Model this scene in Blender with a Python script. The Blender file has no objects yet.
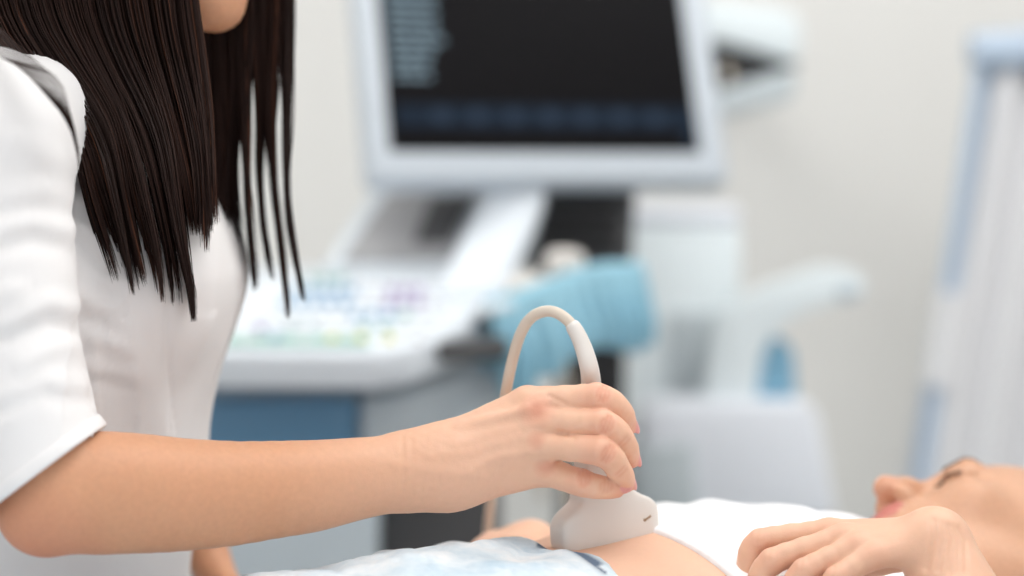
import bpy, bmesh, math, random
import numpy as np
from mathutils import Vector, Matrix, noise
random.seed(7); rng = np.random.default_rng(7)
S = bpy.context.scene
COL = S.collection
PI = math.pi
# ------------------------------------------------------------------ camera
CAM = np.array([0.0, 0.0, 1.15]); PITCH = math.radians(3.0); FPX = 1991.0
def at(px, py, Y):
    """world point seen at pixel (px,py) on the vertical plane at distance Y"""
    d = np.array([px - 512.0, FPX * math.cos(PITCH) + (288 - py) * math.sin(PITCH), -FPX * math.sin(PITCH) + (288 - py) * math.cos(PITCH)])
    return CAM + d * (Y / d[1])
cam_d = bpy.data.cameras.new('camera'); cam = bpy.data.objects.new('camera', cam_d); COL.objects.link(cam)
cam.location = CAM; cam.rotation_euler = (PI / 2 - PITCH, 0, 0)
cam_d.sensor_width = 36; cam_d.lens = 70; cam_d.clip_start = .02
cam_d.dof.use_dof = True; cam_d.dof.focus_distance = 1.395; cam_d.dof.aperture_fstop = 1.75; cam_d.dof.aperture_blades = 9
S.camera = cam
S.view_settings.view_transform = 'Standard'; S.view_settings.look = 'None'; S.view_settings.gamma = 1; S.view_settings.use_curve_mapping = False
S.view_settings.exposure = 0.14
S.cycles.use_denoising = True
S.cycles.max_bounces = 8

# ------------------------------------------------------------------ objects
def tag(o, label=None, cat=None, group=None, kind=None):
    if label: o['label'] = label
    if cat: o['category'] = cat
    if group: o['group'] = group
    if kind: o['kind'] = kind
    return o
def empty(name, loc, label=None, cat=None, group=None):
    o = bpy.data.objects.new(name, None); COL.objects.link(o); o.location = loc; o.empty_display_size = .05
    return tag(o, label, cat, group)
def link(name, me, mat, parent=None):
    o = bpy.data.objects.new(name, me); COL.objects.link(o)
    for m in (mat if isinstance(mat, (list, tuple)) else [mat]):
        if m: me.materials.append(m)
    if parent is not None:
        o.parent = parent
        p = parent; off = Vector((0, 0, 0))
        M = Matrix.Identity(4)
        while p is not None:
            M = p.matrix_basis @ M if p.parent is None else p.matrix_parent_inverse @ p.matrix_basis @ M
            p = p.parent
        o.matrix_parent_inverse = (root_mw(parent)).inverted()
    return o
def root_mw(o):
    if o.parent is None: return o.matrix_basis.copy()
    return root_mw(o.parent) @ o.matrix_parent_inverse @ o.matrix_basis
def mesh_np(name, V, Fq, smooth=True):
    """vertices (n,3), faces (m,k) with k = 3 or 4"""
    me = bpy.data.meshes.new(name); V = np.ascontiguousarray(V, np.float32); Fq = np.ascontiguousarray(Fq, np.int32)
    k = Fq.shape[1]; n = len(Fq)
    me.vertices.add(len(V)); me.vertices.foreach_set('co', V.ravel())
    me.loops.add(n * k); me.loops.foreach_set('vertex_index', Fq.ravel())
    me.polygons.add(n); me.polygons.foreach_set('loop_start', np.arange(0, n * k, k, dtype=np.int32))
    me.update(calc_edges=True); me.validate()
    if smooth: me.shade_smooth()
    return me
def bm_obj(name, bm, mat, parent=None, smooth=None):
    bmesh.ops.recalc_face_normals(bm, faces=bm.faces)
    me = bpy.data.meshes.new(name); bm.to_mesh(me); bm.free()
    if smooth is not None:
        me.shade_smooth()
        if smooth < 3: me.set_sharp_from_angle(angle=smooth)
    return link(name, me, mat, parent)

# ------------------------------------------------------------------ signed distance modelling
def smin(a, b, k):
    if k <= 0: return np.minimum(a, b)
    h = np.maximum(k - np.abs(a - b), 0.0) / k
    return np.minimum(a, b) - h * h * (k * .25)
def smax(a, b, k): return -smin(-a, -b, k)
class Grid:
    def __init__(s, xs, ys, zs):
        s.ax = [np.asarray(a, np.float32) for a in (xs, ys, zs)]
    def new(s, lo=None, hi=None):
        return Field(s, lo, hi)
def axis(lo, hi, fine=None, h=.005, hf=.0014):
    if fine is None: return np.arange(lo, hi + h, h)
    a, b = fine; a = max(a, lo); b = min(b, hi); out = []
    if a > lo: n = max(1, int(round((a - lo) / h))); out.append(np.linspace(lo, a, n, endpoint=False))
    n = int(round((b - a) / hf)); out.append(np.linspace(a, b, n, endpoint=False))
    n = max(1, int(round((hi - b) / h))); out.append(np.linspace(b, hi, n + 1))
    return np.concatenate(out)
class Field:
    """values on (a window of) a rectilinear grid"""
    def __init__(s, g, lo=None, hi=None):
        s.g = g
        if lo is None: s.i0 = [0, 0, 0]; s.i1 = [len(a) for a in g.ax]
        else:
            s.i0 = [int(np.searchsorted(a, l)) for a, l in zip(g.ax, lo)]
            s.i1 = [max(int(np.searchsorted(a, h)), i + 1) for a, h, i in zip(g.ax, hi, s.i0)]
        s.F = np.full([b - a for a, b in zip(s.i0, s.i1)], 1.0, np.float32)
    def win(s, lo, hi):
        sl = []; co = []
        for d in range(3):
            a = s.g.ax[d]; i = max(int(np.searchsorted(a, lo[d])), s.i0[d]); j = min(int(np.searchsorted(a, hi[d])), s.i1[d])
            if j <= i: return None, None
            sl.append(slice(i - s.i0[d], j - s.i0[d])); sh = [1, 1, 1]; sh[d] = j - i; co.append(a[i:j].reshape(sh))
        return tuple(sl), co
    def op(s, lo, hi, fn, k=0.0, mode='u'):
        sl, c = s.win(lo, hi)
        if sl is None: return s
        d = fn(*c).astype(np.float32)
        if mode == 'u': s.F[sl] = smin(s.F[sl], d, k)
        elif mode == 's': s.F[sl] = smax(s.F[sl], -d, k)
        elif mode == 'i': s.F[sl] = smax(s.F[sl], d, k)
        return s
    def cone(s, a, b, ra, rb, k=0.0, mode='u', flat=None, pad=.02):
        a = np.asarray(a, float); b = np.asarray(b, float); R = max(ra, rb) * (1.0 if flat is None else max(1, flat[1])) + k + pad
        ab = b - a; L = max(float(ab @ ab), 1e-12)
        def fn(X, Y, Z):
            px, py, pz = X - a[0], Y - a[1], Z - a[2]
            t = np.clip((px * ab[0] + py * ab[1] + pz * ab[2]) / L, 0, 1)
            qx, qy, qz = px - t * ab[0], py - t * ab[1], pz - t * ab[2]
            q2 = qx * qx + qy * qy + qz * qz
            if flat is not None:
                n, f = flat; c = qx * n[0] + qy * n[1] + qz * n[2]
                q2 = q2 + c * c * (1 / (f * f) - 1)
            return np.sqrt(q2) - (ra + (rb - ra) * t)
        return s.op(np.minimum(a, b) - R, np.maximum(a, b) + R, fn, k, mode)
    def chain(s, pts, rs, k=0.0, **kw):
        for i in range(len(pts) - 1): s.cone(pts[i], pts[i + 1], rs[i], rs[i + 1], k if i else kw.get('k0', k), **{q: v for q, v in kw.items() if q != 'k0'})
        return s
    def ell(s, c, r, k=0.0, mode='u', R=None, pad=.02):
        c = np.asarray(c, float); r = np.asarray(r, float); M = np.eye(3) if R is None else np.asarray(R, float)
        E = np.sqrt(((M * r) ** 2).sum(1)) + k + pad
        def fn(X, Y, Z):
            px, py, pz = X - c[0], Y - c[1], Z - c[2]
            l = [(px * M[0, i] + py * M[1, i] + pz * M[2, i]) for i in range(3)]
            k0 = np.sqrt(sum((l[i] / r[i]) ** 2 for i in range(3))); k1 = np.sqrt(sum((l[i] / r[i] ** 2) ** 2 for i in range(3)))
            return k0 * (k0 - 1.0) / np.maximum(k1, 1e-6)
        return s.op(c - E, c + E, fn, k, mode)
    def merge(s, f, k=0.0):
        """smooth union with a smaller field"""
        sl = tuple(slice(f.i0[d] - s.i0[d], f.i1[d] - s.i0[d]) for d in range(3))
        s.F[sl] = smin(s.F[sl], f.F, k); return s
    def sub(s, f):
        sl = tuple(slice(f.i0[d] - s.i0[d], f.i1[d] - s.i0[d]) for d in range(3)); return sl
    def mesh(s, smooth=2):
        F = s.F; ax = [s.g.ax[d][s.i0[d]:s.i1[d]] for d in range(3)]; n = F.shape
        ins = F < 0
        cellid = []; pos = []; quads = []
        strides = np.array([n[1] * n[2], n[2], 1])
        for d in range(3):
            A = [slice(None)] * 3; B = [slice(None)] * 3; A[d] = slice(0, -1); B[d] = slice(1, None)
            cr = ins[tuple(A)] != ins[tuple(B)]
            e, f = [q for q in range(3) if q != d]
            trim = [slice(None)] * 3; trim[e] = slice(1, -1); trim[f] = slice(1, -1)
            ijk = np.argwhere(cr[tuple(trim)]); ijk[:, e] += 1; ijk[:, f] += 1
            if not len(ijk): continue
            i2 = ijk.copy(); i2[:, d] += 1
            fa = F[tuple(ijk.T)]; fb = F[tuple(i2.T)]; t = fa / (fa - fb)
            P = np.stack([ax[q][ijk[:, q]] for q in range(3)], 1).astype(np.float64)
            P[:, d] += t * (ax[d][i2[:, d]] - ax[d][ijk[:, d]])
            base = ijk @ strides
            c = [base - strides[e] - strides[f], base - strides[f], base, base - strides[e]]
            for q in c: cellid.append(q); pos.append(P)
            flip = (fa < 0) ^ (d == 1)
            Q = np.stack(c, 1); Q[~flip] = Q[~flip][:, ::-1]; quads.append(Q)
        cellid = np.concatenate(cellid); pos = np.concatenate(pos); Q = np.concatenate(quads)
        u, inv = np.unique(cellid, return_inverse=True); cnt = np.bincount(inv)
        V = np.stack([np.bincount(inv, pos[:, q]) / cnt for q in range(3)], 1)
        Q = np.searchsorted(u, Q)
        return taubin(V, Q, smooth), Q
def taubin(V, Q, it):
    k = Q.shape[1]
    a = np.concatenate([Q[:, i] for i in range(k)]); b = np.concatenate([Q[:, (i + 1) % k] for i in range(k)])
    cnt = np.maximum(np.bincount(a, minlength=len(V)) + np.bincount(b, minlength=len(V)), 1)[:, None]
    def lap(V): return np.stack([np.bincount(a, V[b, q], len(V)) + np.bincount(b, V[a, q], len(V)) for q in range(3)], 1) / cnt - V
    for _ in range(it):
        V = V + .5 * lap(V); V = V - .52 * lap(V)
    return V
def normals(V, Q):
    n = np.cross(V[Q[:, 2]] - V[Q[:, 0]], V[Q[:, 3 if Q.shape[1] > 3 else 1]] - V[Q[:, 1 if Q.shape[1] > 3 else 0]])
    N = np.stack([sum(np.bincount(Q[:, i], n[:, q], len(V)) for i in range(Q.shape[1])) for q in range(3)], 1)
    return N / np.maximum(np.linalg.norm(N, axis=1, keepdims=True), 1e-12)
_perm = np.random.default_rng(3).permutation(256)
def vnoise(P, scale, seed=0):
    """smooth value noise in -1..1, vectorised"""
    p = P * scale + seed * 17.3; i = np.floor(p).astype(int); f = p - i; f = f * f * (3 - 2 * f)
    def h(dx, dy, dz):
        return _perm[(_perm[(_perm[(i[:, 0] + dx) & 255] + i[:, 1] + dy) & 255] + i[:, 2] + dz) & 255] / 127.5 - 1
    r = 0
    for dx in (0, 1):
        for dy in (0, 1):
            for dz in (0, 1):
                w = (f[:, 0] if dx else 1 - f[:, 0]) * (f[:, 1] if dy else 1 - f[:, 1]) * (f[:, 2] if dz else 1 - f[:, 2])
                r = r + w * h(dx, dy, dz)
    return r
def seg_dist(P, a, b):
    a = np.asarray(a); b = np.asarray(b); ab = b - a; t = np.clip((P - a) @ ab / max(ab @ ab, 1e-12), 0, 1)
    return np.linalg.norm(P - a - t[:, None] * ab, axis=1), t
def poly_dist(P, pts):
    return np.min([seg_dist(P, pts[i], pts[i + 1])[0] for i in range(len(pts) - 1)], axis=0)
def fattr(me, name, vals):
    a = me.attributes.new(name, 'FLOAT', 'POINT'); a.data.foreach_set('value', np.asarray(vals, np.float32))

# ------------------------------------------------------------------ tubes
def spline(pts, n):
    """Catmull-Rom through pts"""
    P = np.asarray(pts, float); P = np.vstack([2 * P[0] - P[1], P, 2 * P[-1] - P[-2]]); m = len(P) - 3
    t = np.linspace(0, m, n); i = np.minimum(t.astype(int), m - 1); f = (t - i)[:, None]
    a, b, c, d = P[i], P[i + 1], P[i + 2], P[i + 3]
    return .5 * (2 * b + (c - a) * f + (2 * a - 5 * b + 4 * c - d) * f ** 2 + (3 * b - a - 3 * c + d) * f ** 3)
def tube_vf(P, R, sides=12, caps=True):
    P = np.asarray(P, float); n = len(P); R = np.broadcast_to(np.asarray(R, float), (n,))
    T = np.gradient(P, axis=0); T /= np.maximum(np.linalg.norm(T, axis=1, keepdims=True), 1e-9)
    ref = np.array([0, 1.0, 0]) if abs(T[0][1]) < .9 else np.array([1.0, 0, 0])
    U = np.zeros_like(P); u = np.cross(T[0], ref); u /= np.linalg.norm(u)
    for i in range(n):
        u = u - T[i] * (u @ T[i]); u /= np.linalg.norm(u); U[i] = u
    W = np.cross(T, U); th = np.linspace(0, 2 * PI, sides, endpoint=False)
    V = P[:, None] + R[:, None, None] * (np.cos(th)[None, :, None] * U[:, None] + np.sin(th)[None, :, None] * W[:, None])
    V = V.reshape(-1, 3); F = []
    i = np.arange(n - 1)[:, None] * sides; j = np.arange(sides)[None]; j2 = (j + 1) % sides
    F = np.stack([i + j, i + j2, i + sides + j2, i + sides + j], -1).reshape(-1, 4)
    return V, F
def tube_obj(name, P, R, mat, parent=None, sides=14, closed_caps=True):
    V, F = tube_vf(P, R, sides); bm = bmesh.new(); vs = [bm.verts.new(v) for v in V]
    for f in F: bm.faces.new([vs[q] for q in f])
    bm.faces.new(vs[:sides][::-1]); bm.faces.new(vs[-sides:])
    return bm_obj(name, bm, mat, parent, smooth=.9)
# ------------------------------------------------------------------ hard-surface helpers
def rot_frame(yaw=0, tilt=0, roll=0):
    return Matrix.Rotation(yaw, 3, 'Z') @ Matrix.Rotation(tilt, 3, 'X') @ Matrix.Rotation(roll, 3, 'Y')
def add_box(bm, c, size, R=None, bev=.0, seg=3, taper=None):
    r = bmesh.ops.create_cube(bm, size=1.0); vs = r['verts']; R = R or Matrix.Identity(3)
    for v in vs:
        l = Vector((v.co.x * size[0], v.co.y * size[1], v.co.z * size[2]))
        if taper and v.co.z > 0: l.x *= taper[0]; l.y *= taper[1]
        v.co = l
    if bev > 0:
        es = {e for v in vs for e in v.link_edges}
        r2 = bmesh.ops.bevel(bm, geom=list(es), offset=bev, segments=seg, affect='EDGES', profile=.5)
        vs = {v for f in r2['faces'] for v in f.verts} | {v for v in vs if v.is_valid}
        vs = set(v for v in vs if v.is_valid)
        todo = list(vs)
        seen = set(vs)
        while todo:
            v = todo.pop()
            for e in v.link_edges:
                o = e.other_vert(v)
                if o not in seen: seen.add(o); todo.append(o)
        vs = seen
    for v in vs: v.co = R @ v.co + Vector(c)
    return bm
def box(name, c, size, mat, parent=None, R=None, bev=.004, seg=3, taper=None):
    return bm_obj(name, add_box(bmesh.new(), c, size, R, bev, seg, taper), mat, parent, smooth=.6)
def prism(name, pts, depth, mat, parent=None, bev=.0, seg=3):
    """solid with outline pts (3-D, about planar) pushed back by the vector depth, edges rounded"""
    bm = bmesh.new(); vs = [bm.verts.new(p) for p in pts]; f = bm.faces.new(vs)
    r = bmesh.ops.extrude_face_region(bm, geom=[f]); d = Vector(depth)
    for v in r['geom']:
        if isinstance(v, bmesh.types.BMVert): v.co += d
    bmesh.ops.recalc_face_normals(bm, faces=bm.faces)
    if bev: bmesh.ops.bevel(bm, geom=list(bm.edges), offset=bev, segments=seg, affect='EDGES', profile=.5, clamp_overlap=True)
    return bm_obj(name, bm, mat, parent, smooth=.6)

# ------------------------------------------------------------------ materials
def mat(name, col, rough=.5, metal=0, spec=.5, nscale=0, namt=0, bump=0, bscale=200, sss=0, coat=0, sheen=0, emit=None, estr=0, trans=0, bdist=.001):
    m = bpy.data.materials.new(name); m.use_nodes = True; N = m.node_tree.nodes; L = m.node_tree.links; b = N['Principled BSDF']
    c = tuple((x / 255 / 12.92 if x / 255 < .04045 else ((x / 255 + .055) / 1.055) ** 2.4) for x in col) + (1,)
    b.inputs['Base Color'].default_value = c; b.inputs['Roughness'].default_value = rough; b.inputs['Metallic'].default_value = metal
    b.inputs['Specular IOR Level'].default_value = spec
    b.inputs['Coat Weight'].default_value = coat; b.inputs['Sheen Weight'].default_value = sheen
    b.inputs['Transmission Weight'].default_value = trans
    if sss: b.inputs['Subsurface Weight'].default_value = sss; b.inputs['Subsurface Radius'].default_value = (1, .35, .18); b.inputs['Subsurface Scale'].default_value = .006
    if emit: b.inputs['Emission Color'].default_value = tuple(emit) + (1,); b.inputs['Emission Strength'].default_value = estr
    tc = N.new('ShaderNodeTexCoord')
    if namt:
        n = N.new('ShaderNodeTexNoise'); n.inputs['Scale'].default_value = nscale; n.inputs['Detail'].default_value = 5
        L.new(tc.outputs['Object'], n.inputs['Vector'])
        mp = N.new('ShaderNodeMapRange'); mp.inputs[1].default_value = .3; mp.inputs[2].default_value = .7; mp.inputs[3].default_value = 1 - namt; mp.inputs[4].default_value = 1 + namt * .5
        L.new(n.outputs['Fac'], mp.inputs[0])
        mx = N.new('ShaderNodeMix'); mx.data_type = 'RGBA'; mx.blend_type = 'MULTIPLY'; mx.inputs[0].default_value = 1; mx.inputs[6].default_value = c
        L.new(mp.outputs[0], mx.inputs[7]); L.new(mx.outputs[2], b.inputs['Base Color'])
    if bump:
        n2 = N.new('ShaderNodeTexNoise'); n2.inputs['Scale'].default_value = bscale; n2.inputs['Detail'].default_value = 4
        L.new(tc.outputs['Object'], n2.inputs['Vector']); bp = N.new('ShaderNodeBump'); bp.inputs['Strength'].default_value = bump; bp.inputs['Distance'].default_value = bdist
        L.new(n2.outputs['Fac'], bp.inputs['Height']); L.new(bp.outputs[0], b.inputs['Normal'])
    return m
def lin(col): return tuple((x / 255 / 12.92 if x / 255 < .04045 else ((x / 255 + .055) / 1.055) ** 2.4) for x in col) + (1,)
def mix_attr(m, attr, col, fac=1.0):
    """blend the base colour towards col where the mesh attribute says so (lips, nails, pink knuckles)"""
    N = m.node_tree.nodes; L = m.node_tree.links; b = N['Principled BSDF']; inp = b.inputs['Base Color']
    a = N.new('ShaderNodeAttribute'); a.attribute_name = attr
    mx = N.new('ShaderNodeMix'); mx.data_type = 'RGBA'
    if inp.is_linked: L.new(inp.links[0].from_socket, mx.inputs[6])
    else: mx.inputs[6].default_value = inp.default_value
    mx.inputs[7].default_value = lin(col)
    ml = N.new('ShaderNodeMath'); ml.operation = 'MULTIPLY'; ml.inputs[1].default_value = fac; ml.use_clamp = True
    L.new(a.outputs['Fac'], ml.inputs[0]); L.new(ml.outputs[0], mx.inputs[0]); L.new(mx.outputs[2], inp)
    return m
def skin(name, col, pink):
    m = mat(name, col, rough=.48, spec=.4, nscale=260, namt=.05, bump=.25, bscale=900, sss=.14, bdist=.0006)
    mix_attr(m, 'fair', (244, 200, 174), 1.0); mix_attr(m, 'pink', pink, .55); mix_attr(m, 'lip', (196, 110, 105), .8); mix_attr(m, 'nail', (226, 160, 158), .9)
    return m
def segaxis(*segs):
    out = []
    for lo, hi, h in segs: out.append(np.linspace(lo, hi, max(1, int(round((hi - lo) / h))), endpoint=False))
    return np.concatenate(out + [np.array([segs[-1][1]])])
def pxr(r, Y): return r * Y / FPX
def K(*pts):
    """[(px,py,Y,r_px)...] -> points, radii in metres"""
    return [at(p[0], p[1], p[2]) for p in pts], [pxr(p[3], p[2]) for p in pts]
def frame(y, z):
    y = np.array(y, float); z = np.array(z, float); z /= np.linalg.norm(z); y = y - z * (y @ z); y /= np.linalg.norm(y)
    return np.stack([np.cross(y, z), y, z], 1)
YD = np.array([0, 1.0, 0]); ZD = np.array([0, 0, 1.0])

def add_head(f, O, R, neck_to, neck_r=.055):
    O = np.asarray(O); W = lambda *p: O + R @ np.array(p, float)
    f.cone(W(0, -.015, -.05), neck_to, neck_r, neck_r * 1.05, .04)
    f.ell(W(0, -.012, .035), (.074, .094, .085), .02, R=R)
    f.ell(W(0, .028, -.025), (.061, .066, .086), .03, R=R)
    for s in (-1, 1):
        f.cone(W(s * .052, .0, -.055), W(s * .012, .076, -.103), .016, .018, .025)
        f.ell(W(s * .038, .062, -.022), (.022, .022, .02), .02, R=R)
    f.ell(W(0, .084, -.102), (.018, .015, .015), .018, R=R)
    f.ell(W(0, .082, -.062), (.030, .020, .028), .018, R=R)
    f.cone(W(-.032, .082, .024), W(.032, .082, .024), .010, .010, .018)
    for s in (-1, 1):
        f.ell(W(s * .032, .102, .006), (.017, .014, .011), .014, 's', R=R)
        f.ell(W(s * .032, .082, .005), (.0155, .0110, .0115), .004, R=R)
    f.chain([W(0, .088, .014), W(0, .104, -.012), W(0, .117, -.032)], [.0075, .0085, .0105], .01)
    for s in (-1, 1):
        f.ell(W(s * .012, .102, -.037), (.008, .011, .008), .007, R=R)
    for s in (-1, 1): f.ell(W(s * .0065, .110, -.0435), (.0035, .006, .004), .003, 's', R=R)
    f.ell(W(0, .100, -.0585), (.022, .0085, .0058), .005, R=R)
    f.ell(W(0, .098, -.0685), (.020, .0095, .0072), .004, R=R)
    f.cone(W(-.022, .1075, -.0632), W(.022, .1075, -.0632), .0012, .0012, .003, 's')
    for s in (-1, 1):
        Re = R @ np.array(Matrix.Rotation(s * .35, 3, 'Z') @ Matrix.Rotation(-.2, 3, 'X'))
        f.ell(W(s * .075, -.012, -.004), (.009, .019, .031), .006, R=Re)
        f.ell(W(s * .083, -.006, .0), (.006, .010, .016), .006, 's', R=Re)
        f.ell(W(s * .074, .002, -.027), (.007, .009, .010), .005, R=Re)
    return W
def head_attr(V, W):
    lip = np.zeros(len(V))
    for a, b, r in ((W(-.016, .104, -.0595), W(.016, .104, -.0595), .0075), (W(-.014, .104, -.0685), W(.014, .104, -.0685), .0085)):
        d, _ = seg_dist(V, a, b); lip = np.maximum(lip, np.clip((r - d) / .003, 0, 1))
    return lip

def finger(f, palm, pts, rs, k, nail=None):
    """one finger grown from the palm: its own tapered, knuckled chain, blended with the palm only"""
    P = np.array(pts); lo = P.min(0) - .035; hi = P.max(0) + .035
    g = f.g.new(lo, hi); sl = f.sub(g)
    C = spline(np.column_stack([P, rs]), 13); g.chain(C[:, :3], C[:, 3], .002)
    g.ell(pts[1] + (np.array([0, -.0012, .0012])), (rs[1] * .98,) * 3, .004)
    if nail is not None:
        n = np.array(nail[0], float); n /= np.linalg.norm(n); ax = P[-1] - P[-2]; ax /= np.linalg.norm(ax); n -= ax * (ax @ n); n /= np.linalg.norm(n)
        R = np.stack([np.cross(n, ax), ax, n], 1); c = P[-1] + n * rs[-1] * .80 + ax * rs[-1] * .35
        g.ell(c, (rs[-1] * .78, rs[-1] * 1.15, rs[-1] * .30), .0006, R=R); NAILS.append((c + n * rs[-1] * .1, R, rs[-1]))
    return g, sl
def join_fingers(f, fingers, k=.008):
    base = f.F.copy(); acc = f.F
    for g, sl in fingers: acc[sl] = np.minimum(acc[sl], smin(base[sl], g.F, k))
NAILS = []
def nail_attr(V):
    a = np.zeros(len(V))
    for c, R, r in NAILS:
        l = (V - c) @ R; d = np.sqrt((l[:, 0] / (r * .8)) ** 2 + (l[:, 1] / (r * 1.15)) ** 2 + (l[:, 2] / (r * .55)) ** 2); a = np.maximum(a, np.clip((1.08 - d) / .12, 0, 1))
    return a
def pink_attr(V, spots):
    a = np.zeros(len(V))
    for p, r in spots: a = np.maximum(a, np.clip(1 - np.linalg.norm(V - p, axis=1) / r, 0, 1))
    return a

M_skin = skin('skin_warm', (214, 158, 123), (214, 128, 104))
M_skin2 = skin('skin_fair', (206, 158, 128), (222, 146, 124))
M_coat = mat('white_cotton', (240, 238, 238), rough=.85, bump=.25, bscale=1400, sheen=.15, bdist=.0004)
M_vest = mat('white_jersey', (244, 243, 244), rough=.9, bump=.25, bscale=1600, sheen=.1, bdist=.0004)

# =================================================================== SONOGRAPHER
son = empty('person', (-.34, 1.53, .0), 'woman in a white short-sleeved coat, long dark hair, holding the scanning probe', 'person')
gs = Grid(segaxis((-.62, -.37, .006), (-.37, .10, .0015), (.10, .12, .004)),
          segaxis((1.20, 1.345, .003), (1.345, 1.475, .0015), (1.475, 1.90, .006)),
          segaxis((.50, .86, .006), (.86, .885, .003), (.885, 1.03, .0015), (1.03, 1.56, .005)))
f = gs.new()
CH = np.array([-.335, 1.53, 1.08])
f.chain([(-.405, 1.555, .62), (-.395, 1.55, .80), (-.37, 1.53, .93), (-.35, 1.53, 1.08), (-.345, 1.53, 1.17)], [.125, .11, .097, .103, .07], .05, flat=(YD, 1.2))
O_s = np.array([-.262, 1.53, 1.413]); pt = math.radians(22)
R_s = frame((math.cos(pt), 0, -math.sin(pt)), (math.sin(pt), 0, math.cos(pt)))
W_s = add_head(f, O_s, R_s, np.array([-.335, 1.53, 1.21]))
SH = at(-16, 138, 1.345); EL = at(50, 497, 1.318)
f.cone((-.335, 1.47, 1.200), SH, .042, .046, .04)
f.chain([SH, at(-4, 290, 1.335), at(30, 420, 1.322), EL], [.044, .038, .032, .031], .01, k0=.03)
arm = [(62, 496, 1.318, 57), (108, 493, 1.33, 61.5), (200, 494.5, 1.35, 55), (300, 487, 1.372, 46.5), (350, 480, 1.383, 41.5), (400, 472.5, 1.392, 38.5), (440, 467, 1.398, 41)]
P, Rr = K(*arm); Cv = spline(np.column_stack([P, Rr]), 30); f.chain(Cv[:, :3], Cv[:, 3], .0015, k0=.015, flat=(YD, .82))
f.ell(at(37, 517, 1.312), (pxr(30, 1.31),) * 3, .02)
# right hand: carpus, metacarpals, four fingers curled over the probe, thumb behind it
mcp = [at(527, 403, 1.404), at(531, 421, 1.396), at(535, 445, 1.394), at(541, 468, 1.402)]
car = [at(447, 448, 1.402), at(450, 458, 1.396), at(450, 470, 1.396), at(450, 483, 1.402)]
rc = [24, 24, 25, 26]; rm = [16.5, 17, 17, 18]
for i in range(4): f.cone(car[i], mcp[i], pxr(rc[i], 1.4), pxr(rm[i], 1.4), .010, flat=(YD, .85))
f.cone(at(410, 471.5, 1.395), at(455, 466, 1.40), pxr(37, 1.4), pxr(39, 1.4), .012, flat=(YD, .72))
f.ell(at(537, 409, 1.3915), (.008, .006, .007), .012); f.ell(at(537, 438, 1.3895), (.006, .005, .006), .012)
f.ell(at(542, 465, 1.395), (.006, .005, .006), .012)
f.cone(at(462, 427, 1.392), at(526, 409, 1.3868), .0028, .0024, .006); f.cone(at(470, 448, 1.389), at(530, 436, 1.3855), .002, .0016, .006)
th = K((468, 452, 1.418, 26), (528, 436, 1.437, 20), (580, 424, 1.446, 16), (607, 428, 1.446, 13.5))
f.chain(th[0][:2], th[1][:2], .016)
fg = [
    ([mcp[0], at(597, 399, 1.390), at(619, 411, 1.397), at(626.5, 426, 1.412)], [16, 13.8, 12.6, 10.6], (1, .0, .25)),
    ([mcp[1], at(602, 424.5, 1.380), at(624, 443, 1.388), at(629.5, 459, 1.405)], [14.5, 13.4, 12.4, 10.4], (1, 0, .2)),
    ([mcp[2], at(600, 451.5, 1.373), at(619, 470, 1.383), at(625, 483, 1.399)], [14.5, 13.6, 12.0, 10.0], (1, 0, .2)),
    ([mcp[3], at(581, 483, 1.386), at(602, 487.5, 1.385), at(616, 488.5, 1.393)], [15, 12.6, 11.2, 9.4], (.45, -.8, .45)),
]
fl = [finger(f, None, p, [pxr(x, 1.39) for x in r], .008, (n,)) for p, r, n in fg]
fl.append(finger(f, None, th[0][1:], th[1][1:], .01, ((.2, 1, .3),)))
join_fingers(f, fl, .0055)
# skin creases over the finger joints, pressed in after meshing
CREASES = []
def press_y(V, Q, creases, ymax=1.47):      # lines given on a plane in front: measured across x and z only
    N = normals(V, Q); D = np.zeros(len(V))
    for P, am, w in creases:
        m = np.where((V[:, 0] > P[:, 0].min() - .008) & (V[:, 0] < P[:, 0].max() + .008) & (V[:, 2] > P[:, 2].min() - .008) & (V[:, 2] < P[:, 2].max() + .008) & (V[:, 1] < ymax) & (N[:, 1] < .2))[0]
        if len(m):
            v = V[m].copy(); v[:, 1] = 0; q = P.copy(); q[:, 1] = 0; D[m] += am * np.exp(-(poly_dist(v, q) / w) ** 2)
    return V - N * D[:, None]
def pl(*pts): return np.array([at(x, y, 1.38) for x, y in pts])
# knuckle folds of the four fingers: short bowed lines across each joint
for (x, y, dx, dy, L, am) in ((603, 394, .96, .28, 7, .00055), (606, 423, .92, .38, 8, .0006), (607, 451, .88, .48, 8, .0007), (584, 477, .97, .2, 8, .0007), (606, 486, .97, .15, 6, .0005), (621, 470, .7, .7, 5, .0003), (624, 441, .7, .7, 5, .0003)):
    for o, k in ((-5.5, .5), (-2, 1), (2, 1), (5.5, .55)):
        cx, cy = x + dx * o, y + dy * o; b = .16 * o
        CREASES.append((pl((cx + dy * L * k + dx * b * -.6, cy - dx * L * k + dy * b * -.6), (cx + dx * b * .5, cy + dy * b * .5), (cx - dy * L * k - dx * b * .6, cy + dx * L * k - dy * b * .6)), am * k * 1.7, .0014))
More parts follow.
